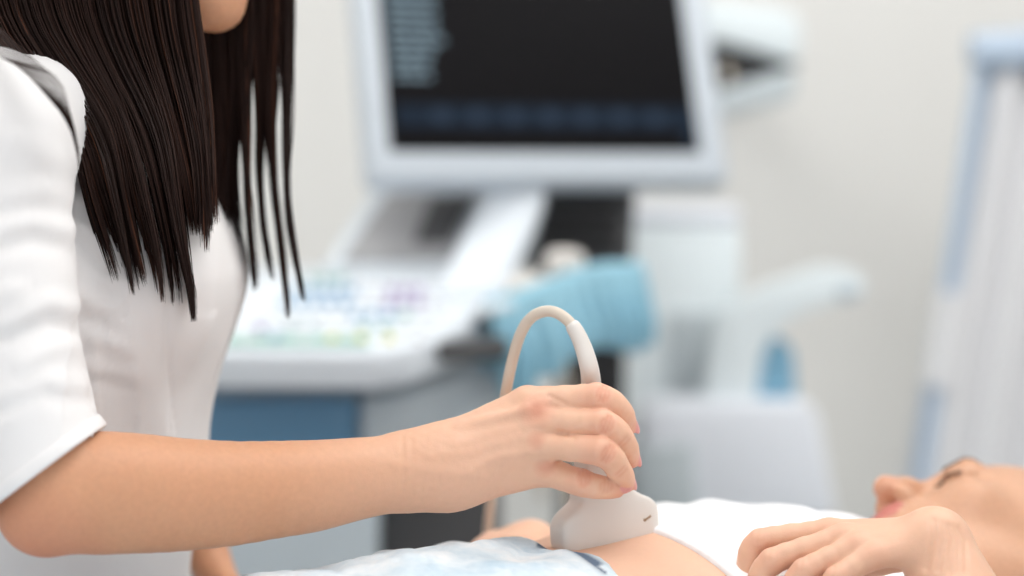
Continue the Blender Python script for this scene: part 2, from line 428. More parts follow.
# left arm: bent behind the body, hand lowered to the couch edge
SHl = np.array([-.335, 1.70, 1.205]); ELl = at(62, 478, 1.735); WRl = at(200, 533, 1.69); 
f.cone((-.335, 1.57, 1.215), SHl, .045, .046, .04); f.cone(SHl, ELl, .046, .037, .03); f.chain([ELl, at(125, 498, 1.72), WRl], [.036, .034, .0185], .02)
Lk = [at(210 + 6 * i, 588 + 2 * i, 1.705 - .018 * i) for i in range(4)]
for q in Lk: f.cone(WRl, q, .017, .0115, .01)
fl = []
for i, q in enumerate(Lk):
    fl.append(finger(f, None, [q, q + np.array([.012, -.004, -.036]), q + np.array([.010, -.006, -.060]), q + np.array([.004, -.006, -.074])], [.0105, .0088, .008, .007], .008))
fl.append(finger(f, None, [WRl + np.array([.01, -.012, -.025]), at(228, 585, 1.64), at(238, 610, 1.63), at(240, 625, 1.63)], [.014, .0105, .009, .0075], .01))
join_fingers(f, fl, .008)
V, Q = f.mesh(2)
# faint veins and tendons on the back of the hand, folds between the fingers
for pts, am, w in ((((455, 444), (492, 434), (520, 428), (545, 424)), -.0010, .0042), (((470, 470), (500, 456), (528, 452)), -.0009, .004), (((430, 455), (470, 452), (500, 443)), -.0007, .0035), (((395, 462), (440, 470), (480, 476)), -.0006, .004)):
    CREASES.append((pl(*pts), am, w))
CREASES += [(pl((549, 397), (556, 400), (566, 405)), .0012, .0015), (pl((558, 432), (566, 434), (574, 436)), .0012, .0015), (pl((402, 436), (404, 460), (403, 490)), .0005, .002), (pl((411, 440), (413, 465), (411, 492)), .0004, .002)]
V = press_y(V, Q, CREASES); N = normals(V, Q); hw = np.clip((V[:, 0] - (-.13)) / .06, 0, 1) * (V[:, 1] < 1.46)
V = V + N * (hw * vnoise(V, 330, 3) * .00016 + (V[:, 1] < 1.40) * vnoise(V, 40, 5) * .0006)[:, None]
me = mesh_np('body', V, Q)
V_son = V
fattr(me, 'fair', np.clip((V[:, 0] + .16) / .14, 0, 1) * (V[:, 2] < 1.1) * .70)
fattr(me, 'nail', nail_attr(V)); fattr(me, 'lip', head_attr(V, W_s))
cr_ = np.zeros(len(V)); Vx = V * np.array([1, 0, 1])
for P_, am_, w_ in CREASES:
    if am_ > .0003 and w_ < .00145: cr_ = np.maximum(cr_, np.exp(-(poly_dist(Vx, P_ * np.array([1, 0, 1])) / .0013) ** 2) * (V[:, 1] < 1.46))
fattr(me, 'pink', np.clip(.45 * cr_ + pink_attr(V, [(at(537, 410, 1.385), .015), (at(537, 440, 1.385), .009), (at(545, 466, 1.39), .010), (fg[0][0][1], .018), (fg[1][0][1], .016), (fg[2][0][1], .017), (fg[3][0][1], .014),
    (fg[0][0][3], .016), (fg[1][0][3], .016), (fg[2][0][3], .016), (fg[3][0][3], .016), (EL + np.array([-.01, 0, -.03]), .06)]) * 1.2, 0, 1))
link('body', me, M_skin, son)
del f

# coat: torso, yoke and both short sleeves in one piece of cotton
gc = Grid(segaxis((-.62, -.44, .006), (-.44, -.16, .003)), segaxis((1.22, 1.90, .0035)), segaxis((.56, .86, .006), (.86, 1.00, .0022), (1.00, 1.30, .0035)))
c = gc.new()
c.chain([(-.405, 1.56, .60), (-.395, 1.555, .78), (-.368, 1.535, .93), (-.345, 1.53, 1.08), (-.345, 1.53, 1.175)], [.145, .126, .116, .122, .080], .05, flat=(YD, 1.17))
for y in (1.46, 1.60): c.ell((-.274, y, 1.088), (.052, .062, .062), .04)
c.cone((-.345, 1.44, 1.195), SH, .050, .058, .04); c.cone((-.335, 1.62, 1.218), SHl, .050, .06, .04)
def sleeve(sh, el, plane_p, plane_n, r0, r1, mid=None):
    global c
    lo = np.minimum(sh, el) - .10; hi = np.maximum(sh, el) + .10
    s = gc.new(lo, hi); sl = c.sub(s)
    pts = [sh, el] if mid is None else [sh, mid, el]; rr = [r0, r1] if mid is None else [r0, (r0 + r1) / 2 - .002, r1]
    s.chain(pts, rr, .02)
    n = np.array(plane_n, float); n /= np.linalg.norm(n); p = np.array(plane_p)
    s.op(lo, hi, lambda X, Y, Z: (X - p[0]) * n[0] + (Y - p[1]) * n[1] + (Z - p[2]) * n[2], .0, 'i')
    return s, sl, p, n, pts, rr
mid = at(-4, 280, 1.335)
s1 = sleeve(SH, at(45, 515, 1.318), at(50, 467, 1.318), at(50, 467, 1.318) - at(-27, 367, 1.318), .058, .0478, mid)
c.merge(s1[0], .02)
s2 = sleeve(SHl, ELl + np.array([.01, 0, -.04]), ELl + np.array([0, 0, .05]), (.2, 0, -1), .061, .052)
c.merge(s2[0], .02)
# open cuff: the arm comes out of a hollow sleeve end
h = gc.new(np.minimum(SH, EL) - .1, np.maximum(SH, EL) + .1)
h.chain([at(38, 462, 1.320), at(47, 515, 1.318), at(52, 545, 1.318)], [.0400, .0432, .045], .01)
sl = c.sub(h); c.F[sl] = np.maximum(c.F[sl], -h.F)
# neckline
c.cone((-.30, 1.53, 1.24), (-.22, 1.53, 1.27), .055, .06, .01, 's')
V, Q = c.mesh(3); N = normals(V, Q)
# folds: broad drapes on the body, cross-folds on the sleeve
arm_ax = (EL - SH) / np.linalg.norm(EL - SH); d_arm, t_arm = seg_dist(V, SH, EL); w_arm = np.clip((.085 - d_arm) / .02, 0, 1) * np.clip((1 - t_arm) / .12, 0, 1)
base = vnoise(V * np.array([1, 1, .45]), 17, 1) * .0045 + vnoise(V * np.array([1.2, 1.2, .5]), 36, 2) * .0016
V = V + N * (base * (1 - w_arm))[:, None]
q = (V - SH) @ arm_ax; side = (V - SH) @ np.array([.8, 0, .4])
cross = np.sin((q + side * .9 + .012 * vnoise(V, 14, 4)) * 74 + 1.3) * .5 + .5
amp = np.clip(vnoise(V, 15, 6) * .7 + .45, 0, 1) * np.exp(-((q - .14) / .085) ** 2)
V = V + N * (w_arm * ((cross ** 2) * amp * .0018 - .002 + vnoise(V, 22, 5) * .0022))[:, None]
FO = []
for pts, am, w in ((((-10, 232), (30, 222), (62, 232), (84, 258)), -.0042, .0065), (((0, 250), (34, 240), (60, 250), (80, 275)), .0030, .0055), (((-10, 200), (40, 192), (76, 214)), -.0030, .007),
                   (((10, 322), (48, 302), (86, 318)), -.0040, .0065), (((14, 338), (50, 322), (86, 342)), .0034, .005), (((30, 362), (60, 345), (92, 360)), -.0032, .006), (((-10, 300), (20, 290)), -.003, .007),
                   (((4, 395), (50, 378), (94, 392)), -.0026, .006), (((10, 410), (50, 394), (94, 404)), .0022, .005), (((-10, 430), (40, 400)), -.002, .006), (((20, 140), (52, 160), (72, 200)), -.0025, .008),
                   (((172, 230), (167, 300), (161, 370), (156, 440)), .0016, .0018), (((120, 330), (140, 380), (148, 440)), -.004, .010), (((210, 330), (196, 390), (184, 440)), -.004, .010), (((85, 300), (110, 380), (118, 440)), .004, .010)):
    FO.append((np.array([at(x, y, 1.30 if x < 100 else 1.40) for x, y in pts]), am * .7, w * 1.1))
V = press_y(V, Q, FO, 1.46)
V = taubin(V, Q, 1)
coat_V, coat_Q = V, Q
me = mesh_np('coat', V, Q); coat = link('coat', me, M_coat, son)
# hem of the near sleeve: turned band with its stitch line, fitted to the open end
pn = s1[3]; pc = at(47, 463, 1.318)
u = np.cross(pn, YD); u /= np.linalg.norm(u); w = np.cross(pn, u)
def sleeve_ring(r, off, n=96): 
    th = np.linspace(0, 2 * PI, n, endpoint=False); return (s1[2] + pn * off)[None] + r * (np.cos(th)[:, None] * u + np.sin(th)[:, None] * w) 
hb = coat_V[(np.abs((coat_V - s1[2]) @ pn) < .016) & (np.linalg.norm(coat_V - s1[2], axis=1) < .085)]
def fitted(off, grow, n=120):
    d = hb - s1[2]; d = d - ((d @ pn)[:, None]) * pn; ang = np.arctan2(d @ w, d @ u); rad = np.linalg.norm(d, axis=1)
    th = np.linspace(-PI, PI, n, endpoint=False); R = []
    for t in th:
        dd = np.abs((ang - t + PI) % (2 * PI) - PI); m = dd < .12; R.append(np.percentile(rad[m], 88) if m.any() else .05)
    R = np.array(R); R = (np.roll(R, 1) + np.roll(R, -1) + R * 2 + np.roll(R, 2) + np.roll(R, -2)) / 6
    return s1[2] + pn * off + (R + grow)[:, None] * (np.cos(th)[:, None] * u + np.sin(th)[:, None] * w)
rings = [fitted(-.0095, -.0030), fitted(-.0092, .0002), fitted(-.0084, .0007), fitted(-.002, .0008), fitted(-.0004, .0003), fitted(0, -.0008), fitted(-.001, -.0030), fitted(-.0095, -.0040)]
n = 120; Vh = np.concatenate(rings); Fh = []
for r in range(len(rings)):
    r2 = (r + 1) % len(rings)
    for i in range(n): Fh.append((r * n + i, r * n + (i + 1) % n, r2 * n + (i + 1) % n, r2 * n + i))
link('sleeve_hem', mesh_np('sleeve_hem', Vh, np.array(Fh)[:, ::-1]), M_coat, coat)

# ------------------------------------------------------------------- long straight hair
M_hair = bpy.data.materials.new('dark_brown_hair'); M_hair.use_nodes = True
b_ = M_hair.node_tree.nodes['Principled BSDF']; b_.inputs['Roughness'].default_value = .5; b_.inputs['Specular IOR Level'].default_value = .16
at_ = M_hair.node_tree.nodes.new('ShaderNodeAttribute'); at_.attribute_name = 'shade'
rp_ = M_hair.node_tree.nodes.new('ShaderNodeValToRGB'); rp_.color_ramp.elements[0].color = lin((25, 14, 12)); rp_.color_ramp.elements[1].color = lin((104, 64, 46)); rp_.color_ramp.elements[1].position = 1
e_ = rp_.color_ramp.elements.new(.72); e_.color = lin((43, 26, 21))
M_hair.node_tree.links.new(at_.outputs['Fac'], rp_.inputs[0]); M_hair.node_tree.links.new(rp_.outputs[0], b_.inputs['Base Color'])
def interp(tab, y): 
    t = np.array(tab, float); y = np.asarray(y, float); return np.mean([np.interp(y + o, t[:, 0], t[:, 1]) for o in (-36, -24, -12, 0, 12, 24, 36)], axis=0)
def strands(curves, radii, shades, name, parent, sides=3):
    VV = []; FF = []; SS = []; o = 0
    for P, r, sh in zip(curves, radii, shades):
        n = len(P); R = r * np.clip(np.minimum(1, (1 - np.linspace(0, 1, n)) * 5 + .15), 0, 1)
        v, fq = tube_vf(P, R, sides); VV.append(v); FF.append(fq + o); SS.append(np.full(len(v), sh)); o += len(v)
    me = mesh_np(name, np.concatenate(VV), np.concatenate(FF)); fattr(me, 'shade', np.concatenate(SS)); return link(name, me, M_hair, parent)
#   the near fall lies in front of the shoulder, the far fall hangs on the other side of the chin
nearL = [(-260, 60), (-120, 20), (-40, -30), (0, -28), (30, -14), (55, 4), (85, 38), (130, 72), (190, 84), (240, 100), (280, 112), (320, 122)]
nearR = [(-260, 150), (-120, 178), (-60, 190), (0, 199), (60, 205), (130, 214), (190, 222), (240, 227), (280, 228), (320, 228)]
farL = [(-260, 150), (-120, 180), (-60, 192), (0, 196), (60, 200), (130, 200), (190, 196), (240, 200), (320, 210)]
farR = [(-260, 190), (-120, 262), (-60, 288), (0, 297), (60, 293), (130, 291), (190, 294), (240, 301), (290, 309), (320, 314)]
def fall(n, L, R, Yfun, endfun, clumps, seed, rad, drift=None, early=lambda u: False, conv=lambda u: .62, jit=.012):
    g = np.random.default_rng(seed); cs = []; rs = []; sh = []
    cl = clumps; clumps = len(cl); cend = [endfun(u, g) for u in cl]; cdrift = drift(cl, g); cY = g.normal(0, .012, clumps)
    csh = g.random(clumps)
    for i in range(n):
        u = g.random(); j = int(np.argmin(np.abs(cl - u + g.normal(0, jit)))); v = g.random()
        ye = cend[j] - abs(g.normal(0, 23)) * (1 if g.random() < .9 else 2.0)
        ys = np.concatenate([np.linspace(-262, 0, 7)[:-1], np.linspace(0, max(ye, 60), 18)])
        tt = np.clip((ys - 10) / 170, 0, 1) ** 1.2 if early(cl[j]) else np.clip((ys - 60) / 230, 0, 1) ** 2.0
        uu = u + (cl[j] - u) * tt * conv(cl[j])
        l = interp(L, ys); r = interp(R, ys)
        wav = 2.2 * np.sin(ys / 46 + cl[j] * 20) * np.clip((ys) / 150, 0, 1) + g.normal(0, 1.6) * np.clip(ys / 120, 0, 1) * np.sin(ys / 60 + i)
        x = l + uu * (r - l) + cdrift[j] * tt + wav
        Y = Yfun(u, v, ys) + cY[j] * tt
        cs.append(np.array([at(a, b, c2) for a, b, c2 in zip(x, ys, Y)])); rs.append(rad * (.7 + .6 * g.random())); sh.append(np.clip(csh[j] * .35 + g.random() * .55 + (.35 if g.random() < .06 else 0), 0, 1))
    return cs, rs, sh
def Yn(u, v, y): 
    y = np.asarray(y, float); base = 1.418 + .030 * u; back = np.clip((60 - y) / 160, 0, 1) * .03
    return base + (v - .5) * .040 * np.clip((y + 280) / 250, .3, 1) + back * (1 - u) - .024 * np.clip((y - 60) / 120, 0, 1)
def Yf(u, v, y):
    y = np.asarray(y, float); return 1.575 + .035 * (u - .5) + (v - .5) * .05 + np.clip((-60 - y) / 200, 0, 1) * -.01
c1 = fall(2200, nearL, nearR, Yn, lambda u, g: 290 + g.normal(0, 6) + 26 * np.exp(-((u - .54) / .08) ** 2) - (34 + 26 * abs(u - .88) / .1) * (u > .66), np.array([.02, .06, .10, .14, .19, .23, .27, .32, .37, .43, .48, .51, .54, .57, .80, .84, .89, .94, .98]), 5, .0006, lambda cl, g: g.normal(0, 3, len(cl)) + 18 * np.exp(-((cl - .54) / .05) ** 2) - 6 * (cl > .7), conv=lambda u: .62 if u < .45 else .82)
far_cl = np.array([.03, .09, .15, .20, .25, .30, .35, .50, .63, .78, .93]); far_end = np.array([262, 250, 256, 246, 256, 262, 250, 292, 282, 322, 308])
c2 = fall(1300, farL, farR, Yf, lambda u, g: far_end[int(np.argmin(np.abs(far_cl - u)))] + g.normal(0, 3), far_cl, 9, .0006, lambda cl, g: g.normal(0, 2, len(cl)), early=lambda u: u > .42, conv=lambda u: .4 if u < .42 else .86, jit=.02)
# loose strands over the shoulder towards the back
c3 = ([], [], []); g = np.random.default_rng(12)
for i in range(150):
    o = g.normal(0, 9); k = g.random(); Yb = 1.385 + .03 * g.random()
    c3[0].append(spline([at(70, -230, 1.47), at(10 + o * .6, -80, 1.46), at(-22 + o, 0, Yb + .03), at(-10 + o, 38 + o * .4, Yb), at(28 + o, 68, Yb), at(60 + o * .8, 100 + 12 * k, Yb), at(78 + o * .5, 150 + 30 * k, Yb + .01)], 18)); c3[1].append(.0006); c3[2].append(g.random() * .8)
for k in range(14):
    o = k * 3.0
    c3[0].append(spline([at(-30, 0, 1.34), at(-10 + o, 48 + o * .2, 1.296), at(20 + o, 68 + k, 1.284), at(45 + o * .6, 94 + k, 1.278), at(66 + o * .3, 120 + 2 * k, 1.282), at(80, 150 + 3 * k, 1.30)], 12)); c3[1].append(.0004); c3[2].append(.6)
cs = c1[0] + c2[0] + c3[0]; rs = c1[1] + c2[1] + c3[1]; sh = c1[2] + c2[2] + c3[2]
hair = strands(cs, rs, sh, 'hair', son)
# hair on the crown
gh = Grid(np.arange(-.42, -.12, .004), np.arange(1.40, 1.66, .004), np.arange(1.22, 1.55, .004)); fh = gh.new()
fh.ell(W_s(0, -.018, .04), (.083, .100, .090), R=R_s); fh.cone(W_s(0, -.05, -.02), W_s(0, -.085, -.10), .065, .05, .03)
fh.ell(W_s(0, .085, -.045), (.066, .07, .085), .02, 's', R=R_s)
V, Q = fh.mesh(2); N = normals(V, Q); l = (V - O_s) @ R_s; V = V + N * (np.sin(l[:, 1] * 420 + 9 * vnoise(V, 40, 2)) * .0008)[:, None]
me = mesh_np('hair_crown', V, Q); fattr(me, 'shade', np.clip(.3 + .3 * vnoise(V, 90, 3), 0, 1)); link('hair_crown', me, M_hair, hair)

# eyes: brows and lashes
def snap(P, FV, R, out=.0004):
    d = ((FV[None] - P[:, None]) ** 2).sum(2); q = FV[np.argmin(d, 1)]; return q + R[:, 1] * out
def brow_lash(parent, W, R, Vb):
    c0 = W(0, .08, .01); FV = Vb[np.linalg.norm(Vb - c0, axis=1) < .075]
    for s in (-1, 1):
        us = np.linspace(0, 1, 14); ln = snap(np.array([W(s * (.014 + .038 * u), .0965 - .35 * max(0, .036 * u - .006) - .006 * u, .027 + .005 * math.sin(min(1, u * 1.25) * PI * .6) - .004 * u) for u in us]), FV, R)
        ln = spline(ln[::2], 26); strands([ln], [.0015 * (1 - .6 * np.linspace(0, 1, 26))[:, None].ravel()], [.35], 'eyebrow', parent, 8)
        cs = []
        for i in range(46):
            a = (i / 45 - .5) * 2; x = .032 + .0145 * a; y = .0925 - .0045 * a * a - (.002 if a > 0 else 0) * abs(a); z = -.0034 - .0006 * (1 - a * a)
            p = W(s * x, y, z); p = snap(p[None], FV, R)[0]; q = p + W(s * .002 * a, .0035, -.0026) - W(0, 0, 0); cs.append(np.array([p, (p + q) / 2 + (W(0, .0005, -.0006) - W(0, 0, 0)), q]))
        strands(cs, [.00055] * 46, [.0] * 46, 'eyelash', parent)
brow_lash(son, W_s, R_s, V_son)
# =================================================================== TRANSDUCER held by the sonographer
M_probe = mat('probe_plastic', (226, 220, 214), rough=.38, coat=.15, nscale=8, namt=.02)
M_cable = mat('cable_rubber', (216, 203, 188), rough=.5)
M_lens = mat('probe_lens', (150, 150, 150), rough=.4)
M_mark = mat('gilt_mark', (150, 122, 92), rough=.4)
PB = at(607, 552.5, 1.437); tl = math.radians(5.0); yw = math.radians(27)
Rp = np.array(Matrix.Rotation(tl, 3, 'Y').inverted() @ Matrix.Rotation(yw, 3, 'Z'))     # local x broad, y thin, z along the handle
PBc = PB
pr = empty('ultrasound_probe', PB, 'white curved scanning probe pressed on the bare belly, cable looping above the hand', 'ultrasound probe')
def Lp(x, y, z): return PBc + Rp @ np.array([x, y, z])
st = [(-.0030, .0285, .0070, 0), (-.0022, .0345, .0105, 0), (0, .0378, .0122, 0), (.006, .0392, .0136, 0), (.018, .0392, .0142, 0), (.025, .0388, .0142, .0004), (.031, .0366, .0140, .0016), (.0362, .0308, .0136, .0026),
      (.0405, .0242, .0130, .0016), (.047, .0196, .0126, -.001), (.056, .0160, .0122, -.0015), (.070, .0138, .0118, -.002), (.090, .0126, .0115, -.002), (.104, .0115, .011, -.002), (.112, .0100, .0098, -.002), (.116, .0082, .0082, -.002), (.117, .004, .004, -.002)]
st = spline([(z_, w_ * 1.04, d_, o_) for z_, w_, d_, o_ in st], 70)
def superring(w, d, n=56, e=6.0):
    t = np.linspace(0, 2 * PI, n, endpoint=False); c, s_ = np.cos(t), np.sin(t)
    return np.sign(c) * np.abs(c) ** (2 / e) * w, np.sign(s_) * np.abs(s_) ** (2 / e) * d
bm = bmesh.new(); prev = None; first = None
for z, w, d, ox in st:
    x, y = superring(w, d); bow = .0045 if z < .012 else 0
    ring = [bm.verts.new(Lp(a + ox, b, z + .0060 * (a / .036) ** 2 * max(0, 1 - max(z, 0) / .02))) for a, b in zip(x, y)]
    if prev:
        for i in range(len(ring)): bm.faces.new([prev[i], prev[(i + 1) % len(ring)], ring[(i + 1) % len(ring)], ring[i]])
    else: bm.faces.new(ring[::-1])
    prev = ring
bm.faces.new(prev)
pbody = bm_obj('housing', bm, M_probe, pr, smooth=1.0)
bm = bmesh.new(); prev = None
for z, k_ in ((.0015, .90), (-.002, .95), (-.0042, .93), (-.0058, .80), (-.0062, .4)):
    x, y = superring(.034 * k_, .0112 * k_)
    ring = [bm.verts.new(Lp(a, b, z + .0060 * (a / .036) ** 2)) for a, b in zip(x, y)]
    if prev:
        for i in range(len(ring)): bm.faces.new([prev[i], prev[(i + 1) % len(ring)], ring[(i + 1) % len(ring)], ring[i]])
    else: bm.faces.new(ring[::-1])
    prev = ring
bm.faces.new(prev); bm_obj('acoustic_lens', bm, M_lens, pr, smooth=1.0)['label'] = 'grey rubber lens'
# small gilt orientation mark on the broad face
mk = add_box(bmesh.new(), Lp(.0285, -.0140, .0225), (.0062, .0010, .0016), Matrix([list(r) for r in Rp]) @ Matrix.Rotation(-.45, 3, 'Y'), .0004, 2)
add_box(mk, Lp(.0258, -.0141, .0215), (.0022, .0010, .0022), Matrix([list(r) for r in Rp]), .0004, 2)
bm_obj('orientation_mark', mk, M_mark, pr, smooth=.6)['label'] = 'small gilt mark'
top = Lp(-.002, 0, .114)
cp = [top, at(590, 372, 1.412), at(582, 344, 1.414), at(571, 324, 1.417), at(557, 313, 1.421), at(544, 311.5, 1.425), at(531, 318, 1.43), at(521, 333, 1.436), at(513, 358, 1.444), at(506, 392, 1.452), at(500, 430, 1.485), at(494, 476, 1.58), at(489, 520, 1.70), at(486, 570, 1.78), at(486, 640, 1.83), at(500, 700, 1.90), at(530, 690, 2.05), at(560, 640, 2.2), at(572, 560, 2.34), at(568, 470, 2.42), at(566, 400, 2.47)]
C = spline(cp, 220)
tube_obj('cable', C, .0041, M_cable, pr, 16)
i1 = int(np.argmin(np.linalg.norm(C - at(571, 324, 1.417), axis=1)))
sr = C[:i1 + 1]; tube_obj('strain_relief', sr, np.concatenate([np.linspace(.0076, .0056, len(sr) - 3), [.0055, .0052, .0045]]), M_probe, pr, 20)

# =================================================================== PATIENT
ph = math.radians(40); A = np.array([math.cos(ph), math.sin(ph), 0]); LT = np.array([math.sin(ph), -math.cos(ph), 0])   # towards the head; her left
B0 = at(600, 553, 1.437); B0[2] = 0
def bp(s, l, z): return B0 + A * s + LT * l + np.array([0, 0, z])
pat = empty('person', bp(0, 0, .66), 'woman lying on her back in a white cropped top and pale jeans', 'person')
gp = Grid(segaxis((-.80, -.14, .009), (-.14, .12, .003), (.12, .36, .0016), (.36, .72, .003)),
          segaxis((.40, 1.28, .009), (1.28, 1.46, .0016), (1.46, 1.70, .0035), (1.70, 2.10, .003)),
          segaxis((.60, .79, .006), (.79, .935, .0016), (.935, 1.0, .004)))
f = gp.new()
def torso(f, grow, s0=-.25, k=.05):
    secs = [(-.25, .152, .785, .55), (-.12, .145, .793, .57), (0, .137, .797, .60), (.085, .142, .803, .655), (.17, .145, .794, .63), (.25, .138, .788, .58)]
    pts = [bp(s, 0, z) for s, r, z, fl in secs]; 
    for i in range(len(secs) - 1): f.cone(pts[i], pts[i + 1], secs[i][1] + grow, secs[i + 1][1] + grow, k if i else 0, flat=(ZD, (secs[i][3] + secs[i + 1][3]) / 2))
torso(f, 0)
f.cone(bp(.27, -.11, .785), bp(.27, .11, .785), .060, .060, .05)
for l in (-.070, .070): f.ell(bp(.165, l, .842), (.055, .055, .032), .04)
zl = np.array([.53, .79, .29]); yl = np.array([-.66, .18, .73])
R_p = frame(yl, zl); nose = at(886, 488, 1.595); O_p = nose - R_p @ np.array([0, .117, -.032])
W_p = add_head(f, O_p, R_p, bp(.27, 0, .775), .050)
# legs
for l in (-.095, .095):
    f.chain([bp(-.22, l, .775), bp(-.62, l * 1.1, .75), bp(-1.02, l * 1.1, .735)], [.085, .056, .036], .03, k0=.05)
    f.cone(bp(-1.03, l * 1.1, .735), bp(-1.06, l * 1.3, .84), .034, .024, .02)
# her left arm, nearest the lens: elbow on the couch, wrist bent over, hand drooping on the ribs
shl = bp(.26, .155, .785); ell_ = np.array([.335, 1.27, .742])
f.cone(shl, ell_, .044, .039, .03)
wr = at(935, 548, 1.365)
f.chain([ell_, ell_ * .5 + wr * .5 + np.array([.008, 0, 0]), wr], [.040, .038, .0255], .015)
fine = lambda *p: K(*p)
f.ell(at(933, 541, 1.366), (.0235, .022, .0225), .01)
mc = [at(829, 532, 1.392), at(843, 538, 1.375), at(858, 546, 1.362), at(873, 556, 1.352)]
ca = [at(920, 534, 1.378), at(922, 538, 1.370), at(922, 543, 1.362), at(922, 549, 1.356)]
for i in range(4): f.cone(ca[i], mc[i], pxr([17, 18, 18, 18][i], 1.37), pxr([13, 13, 12.5, 12][i], 1.37), .008)
fs = [
    ([mc[0], at(760, 542, 1.395), at(748, 567, 1.392), at(748, 590, 1.392)], [13, 12, 11, 9], (-1, -.3, .2)),
    ([mc[1], at(772, 562, 1.374), at(757, 590, 1.372), at(758, 606, 1.374)], [13, 12.5, 11, 9], (-1, -.3, .2)),
    ([mc[2], at(804, 572, 1.358), at(789, 596, 1.356), at(790, 612, 1.358)], [12.5, 12, 10.5, 9], (-1, -.3, .2)),
    ([mc[3], at(836, 579, 1.346), at(824, 600, 1.345), at(824, 614, 1.347)], [12, 11, 9.5, 8], (-1, -.3, .2)),
]
NAILS.clear()
fl = [finger(f, None, p, [pxr(x, 1.37) for x in r], .006, (n,)) for p, r, n in fs]
fl.append(finger(f, None, [at(915, 550, 1.392), at(850, 566, 1.408), at(808, 574, 1.41), at(785, 585, 1.405)], [.013, .0105, .0095, .008], .008, ((0, 0, 1),)))
join_fingers(f, fl, .006)
CR = []
for k, o in enumerate((0, 9, 17, 24, 31)):
    CR.append((np.array([at(935 + o * .8, 521 + o * .25, 1.345), at(936 + o, 536 + o * .2, 1.338), at(931 + o * 1.1, 552, 1.337), at(925 + o * 1.2, 568, 1.338)]), .0011 if k % 2 else .0015, .0017))
# her right arm on the far side: elbow out, hand on her side
shr = bp(.26, -.155, .785); elr = bp(.05, -.27, .75); wrr = at(530, 553, 1.60)
f.chain([shr, elr, wrr], [.044, .038, .024], .02)
mr = [at(494 + 4 * i, 549 + 3 * i, 1.585 - .016 * i) for i in range(4)]
for q in mr: f.cone(wrr, q, .020, .013, .012)
fl = [finger(f, None, [q, q + np.array([-.024, -.010, -.012]), q + np.array([-.028, -.016, -.034]), q + np.array([-.020, -.018, -.046])], [.0125, .0105, .0095, .008], .008) for q in mr]
fl.append(finger(f, None, [wrr + np.array([-.01, -.01, -.01]), at(512, 560, 1.53), at(498, 570, 1.52), at(490, 576, 1.52)], [.014, .011, .0095, .008], .01))
join_fingers(f, fl, .008)
V, Q = f.mesh(2)
for p, r, n in fs:
    for o in (-.002, .0015): CR.append((np.array([p[1] + np.array([o, -.008, .010]), p[1] + np.array([o - .002, -.011, .002])]), .0006, .0010))
V = press_y(V, Q, CR)
me = mesh_np('body', V, Q)
fattr(me, 'fair', np.clip((np.linalg.norm(V - O_p, axis=1) - .15) / .06, 0, 1) * .52)
fattr(me, 'nail', nail_attr(V)); fattr(me, 'lip', head_attr(V, W_p))
fattr(me, 'pink', np.clip(pink_attr(V, [(W_p(0, .117, -.032), .02)] + [(p[1], .015) for p, r, n in fs] + [(q, .014) for q in mc]), 0, 1) * .8)
link('body', me, M_skin2, pat); del f
brow_lash(pat, W_p, R_p, V)
# her hair: gathered back under the head
gh = Grid(np.arange(O_p[0] - .14, O_p[0] + .17, .004), np.arange(O_p[1] - .14, O_p[1] + .17, .004), np.arange(.62, O_p[2] + .15, .004)); fh = gh.new()
fh.ell(W_p(0, -.022, .040), (.082, .095, .088), R=R_p); fh.cone(W_p(0, -.06, .0), W_p(0, -.075, -.06), .06, .045, .03)
fh.ell(W_p(0, .085, -.035), (.068, .095, .105), .02, 's', R=R_p)
for s_ in (-1, 1): fh.ell(W_p(s_ * .09, .0, -.015), (.028, .03, .045), .015, 's', R=R_p)
V, Q = fh.mesh(2); N = normals(V, Q); l = (V - O_p) @ R_p; V = V + N * (np.sin(l[:, 2] * 500 + 9 * vnoise(V, 40, 2)) * .0009)[:, None]
me = mesh_np('hair', V, Q); fattr(me, 'shade', np.clip(.4 + .3 * vnoise(V, 90, 3), 0, 1)); link('hair', me, M_hair, pat)
# cropped top: starts at a hem across the ribs
gt = Grid(segaxis((.05, .60, .003)), segaxis((1.26, 1.95, .003)), segaxis((.66, .95, .0025)))
HEM = .034
def top_field(grow):
    t = gt.new(); torso(t, grow)
    t.cone(bp(.27, -.10, .785), bp(.27, .10, .785), .060 + grow, .060 + grow, .05)
    for l in (-.070, .070): t.ell(bp(.165, l, .842), (.056 + grow, .056 + grow, .032 + grow), .045)
    return t
t = top_field(.0045); big = (np.array([0, 1.1, .6]), np.array([.8, 2.1, 1.1]))
n_h = A
def cut(t, s0): return t.op(*big, lambda X, Y, Z: s0 - ((X - B0[0]) * A[0] + (Y - B0[1]) * A[1]) - .0 * Z, .0, 'i')
cut(t, HEM)
for l in (-1, 1): t.ell(bp(.30, l * .20, .80), (.070, .070, .11), .01, 's')
t.cone(bp(.36, 0, .84), bp(.36, 0, .90), .08, .09, .01, 's')
V, Q = t.mesh(2); N = normals(V, Q); sv = (V - B0) @ A; lv = (V - B0) @ LT
wr_ = vnoise(V * np.array([1, 1, 1]), 24, 8) * .0018 + np.sin(lv * 60 + sv * 95 + 4 * vnoise(V, 12, 3)) * .0016 * np.clip((sv - HEM) / .05, 0, 1) * (vnoise(V, 14, 5) > -.2)
V = V + N * wr_[:, None]; topo = link('cropped_top', mesh_np('cropped_top', V, Q), M_vest, pat)
t = top_field(.0060); cut(t, HEM - .002); t.op(*big, lambda X, Y, Z: ((X - B0[0]) * A[0] + (Y - B0[1]) * A[1]) - (HEM + .013) + 0 * Z, .001, 'i')
V, Q = t.mesh(3); link('hem_band', mesh_np('hem_band', V, Q), M_vest, topo)
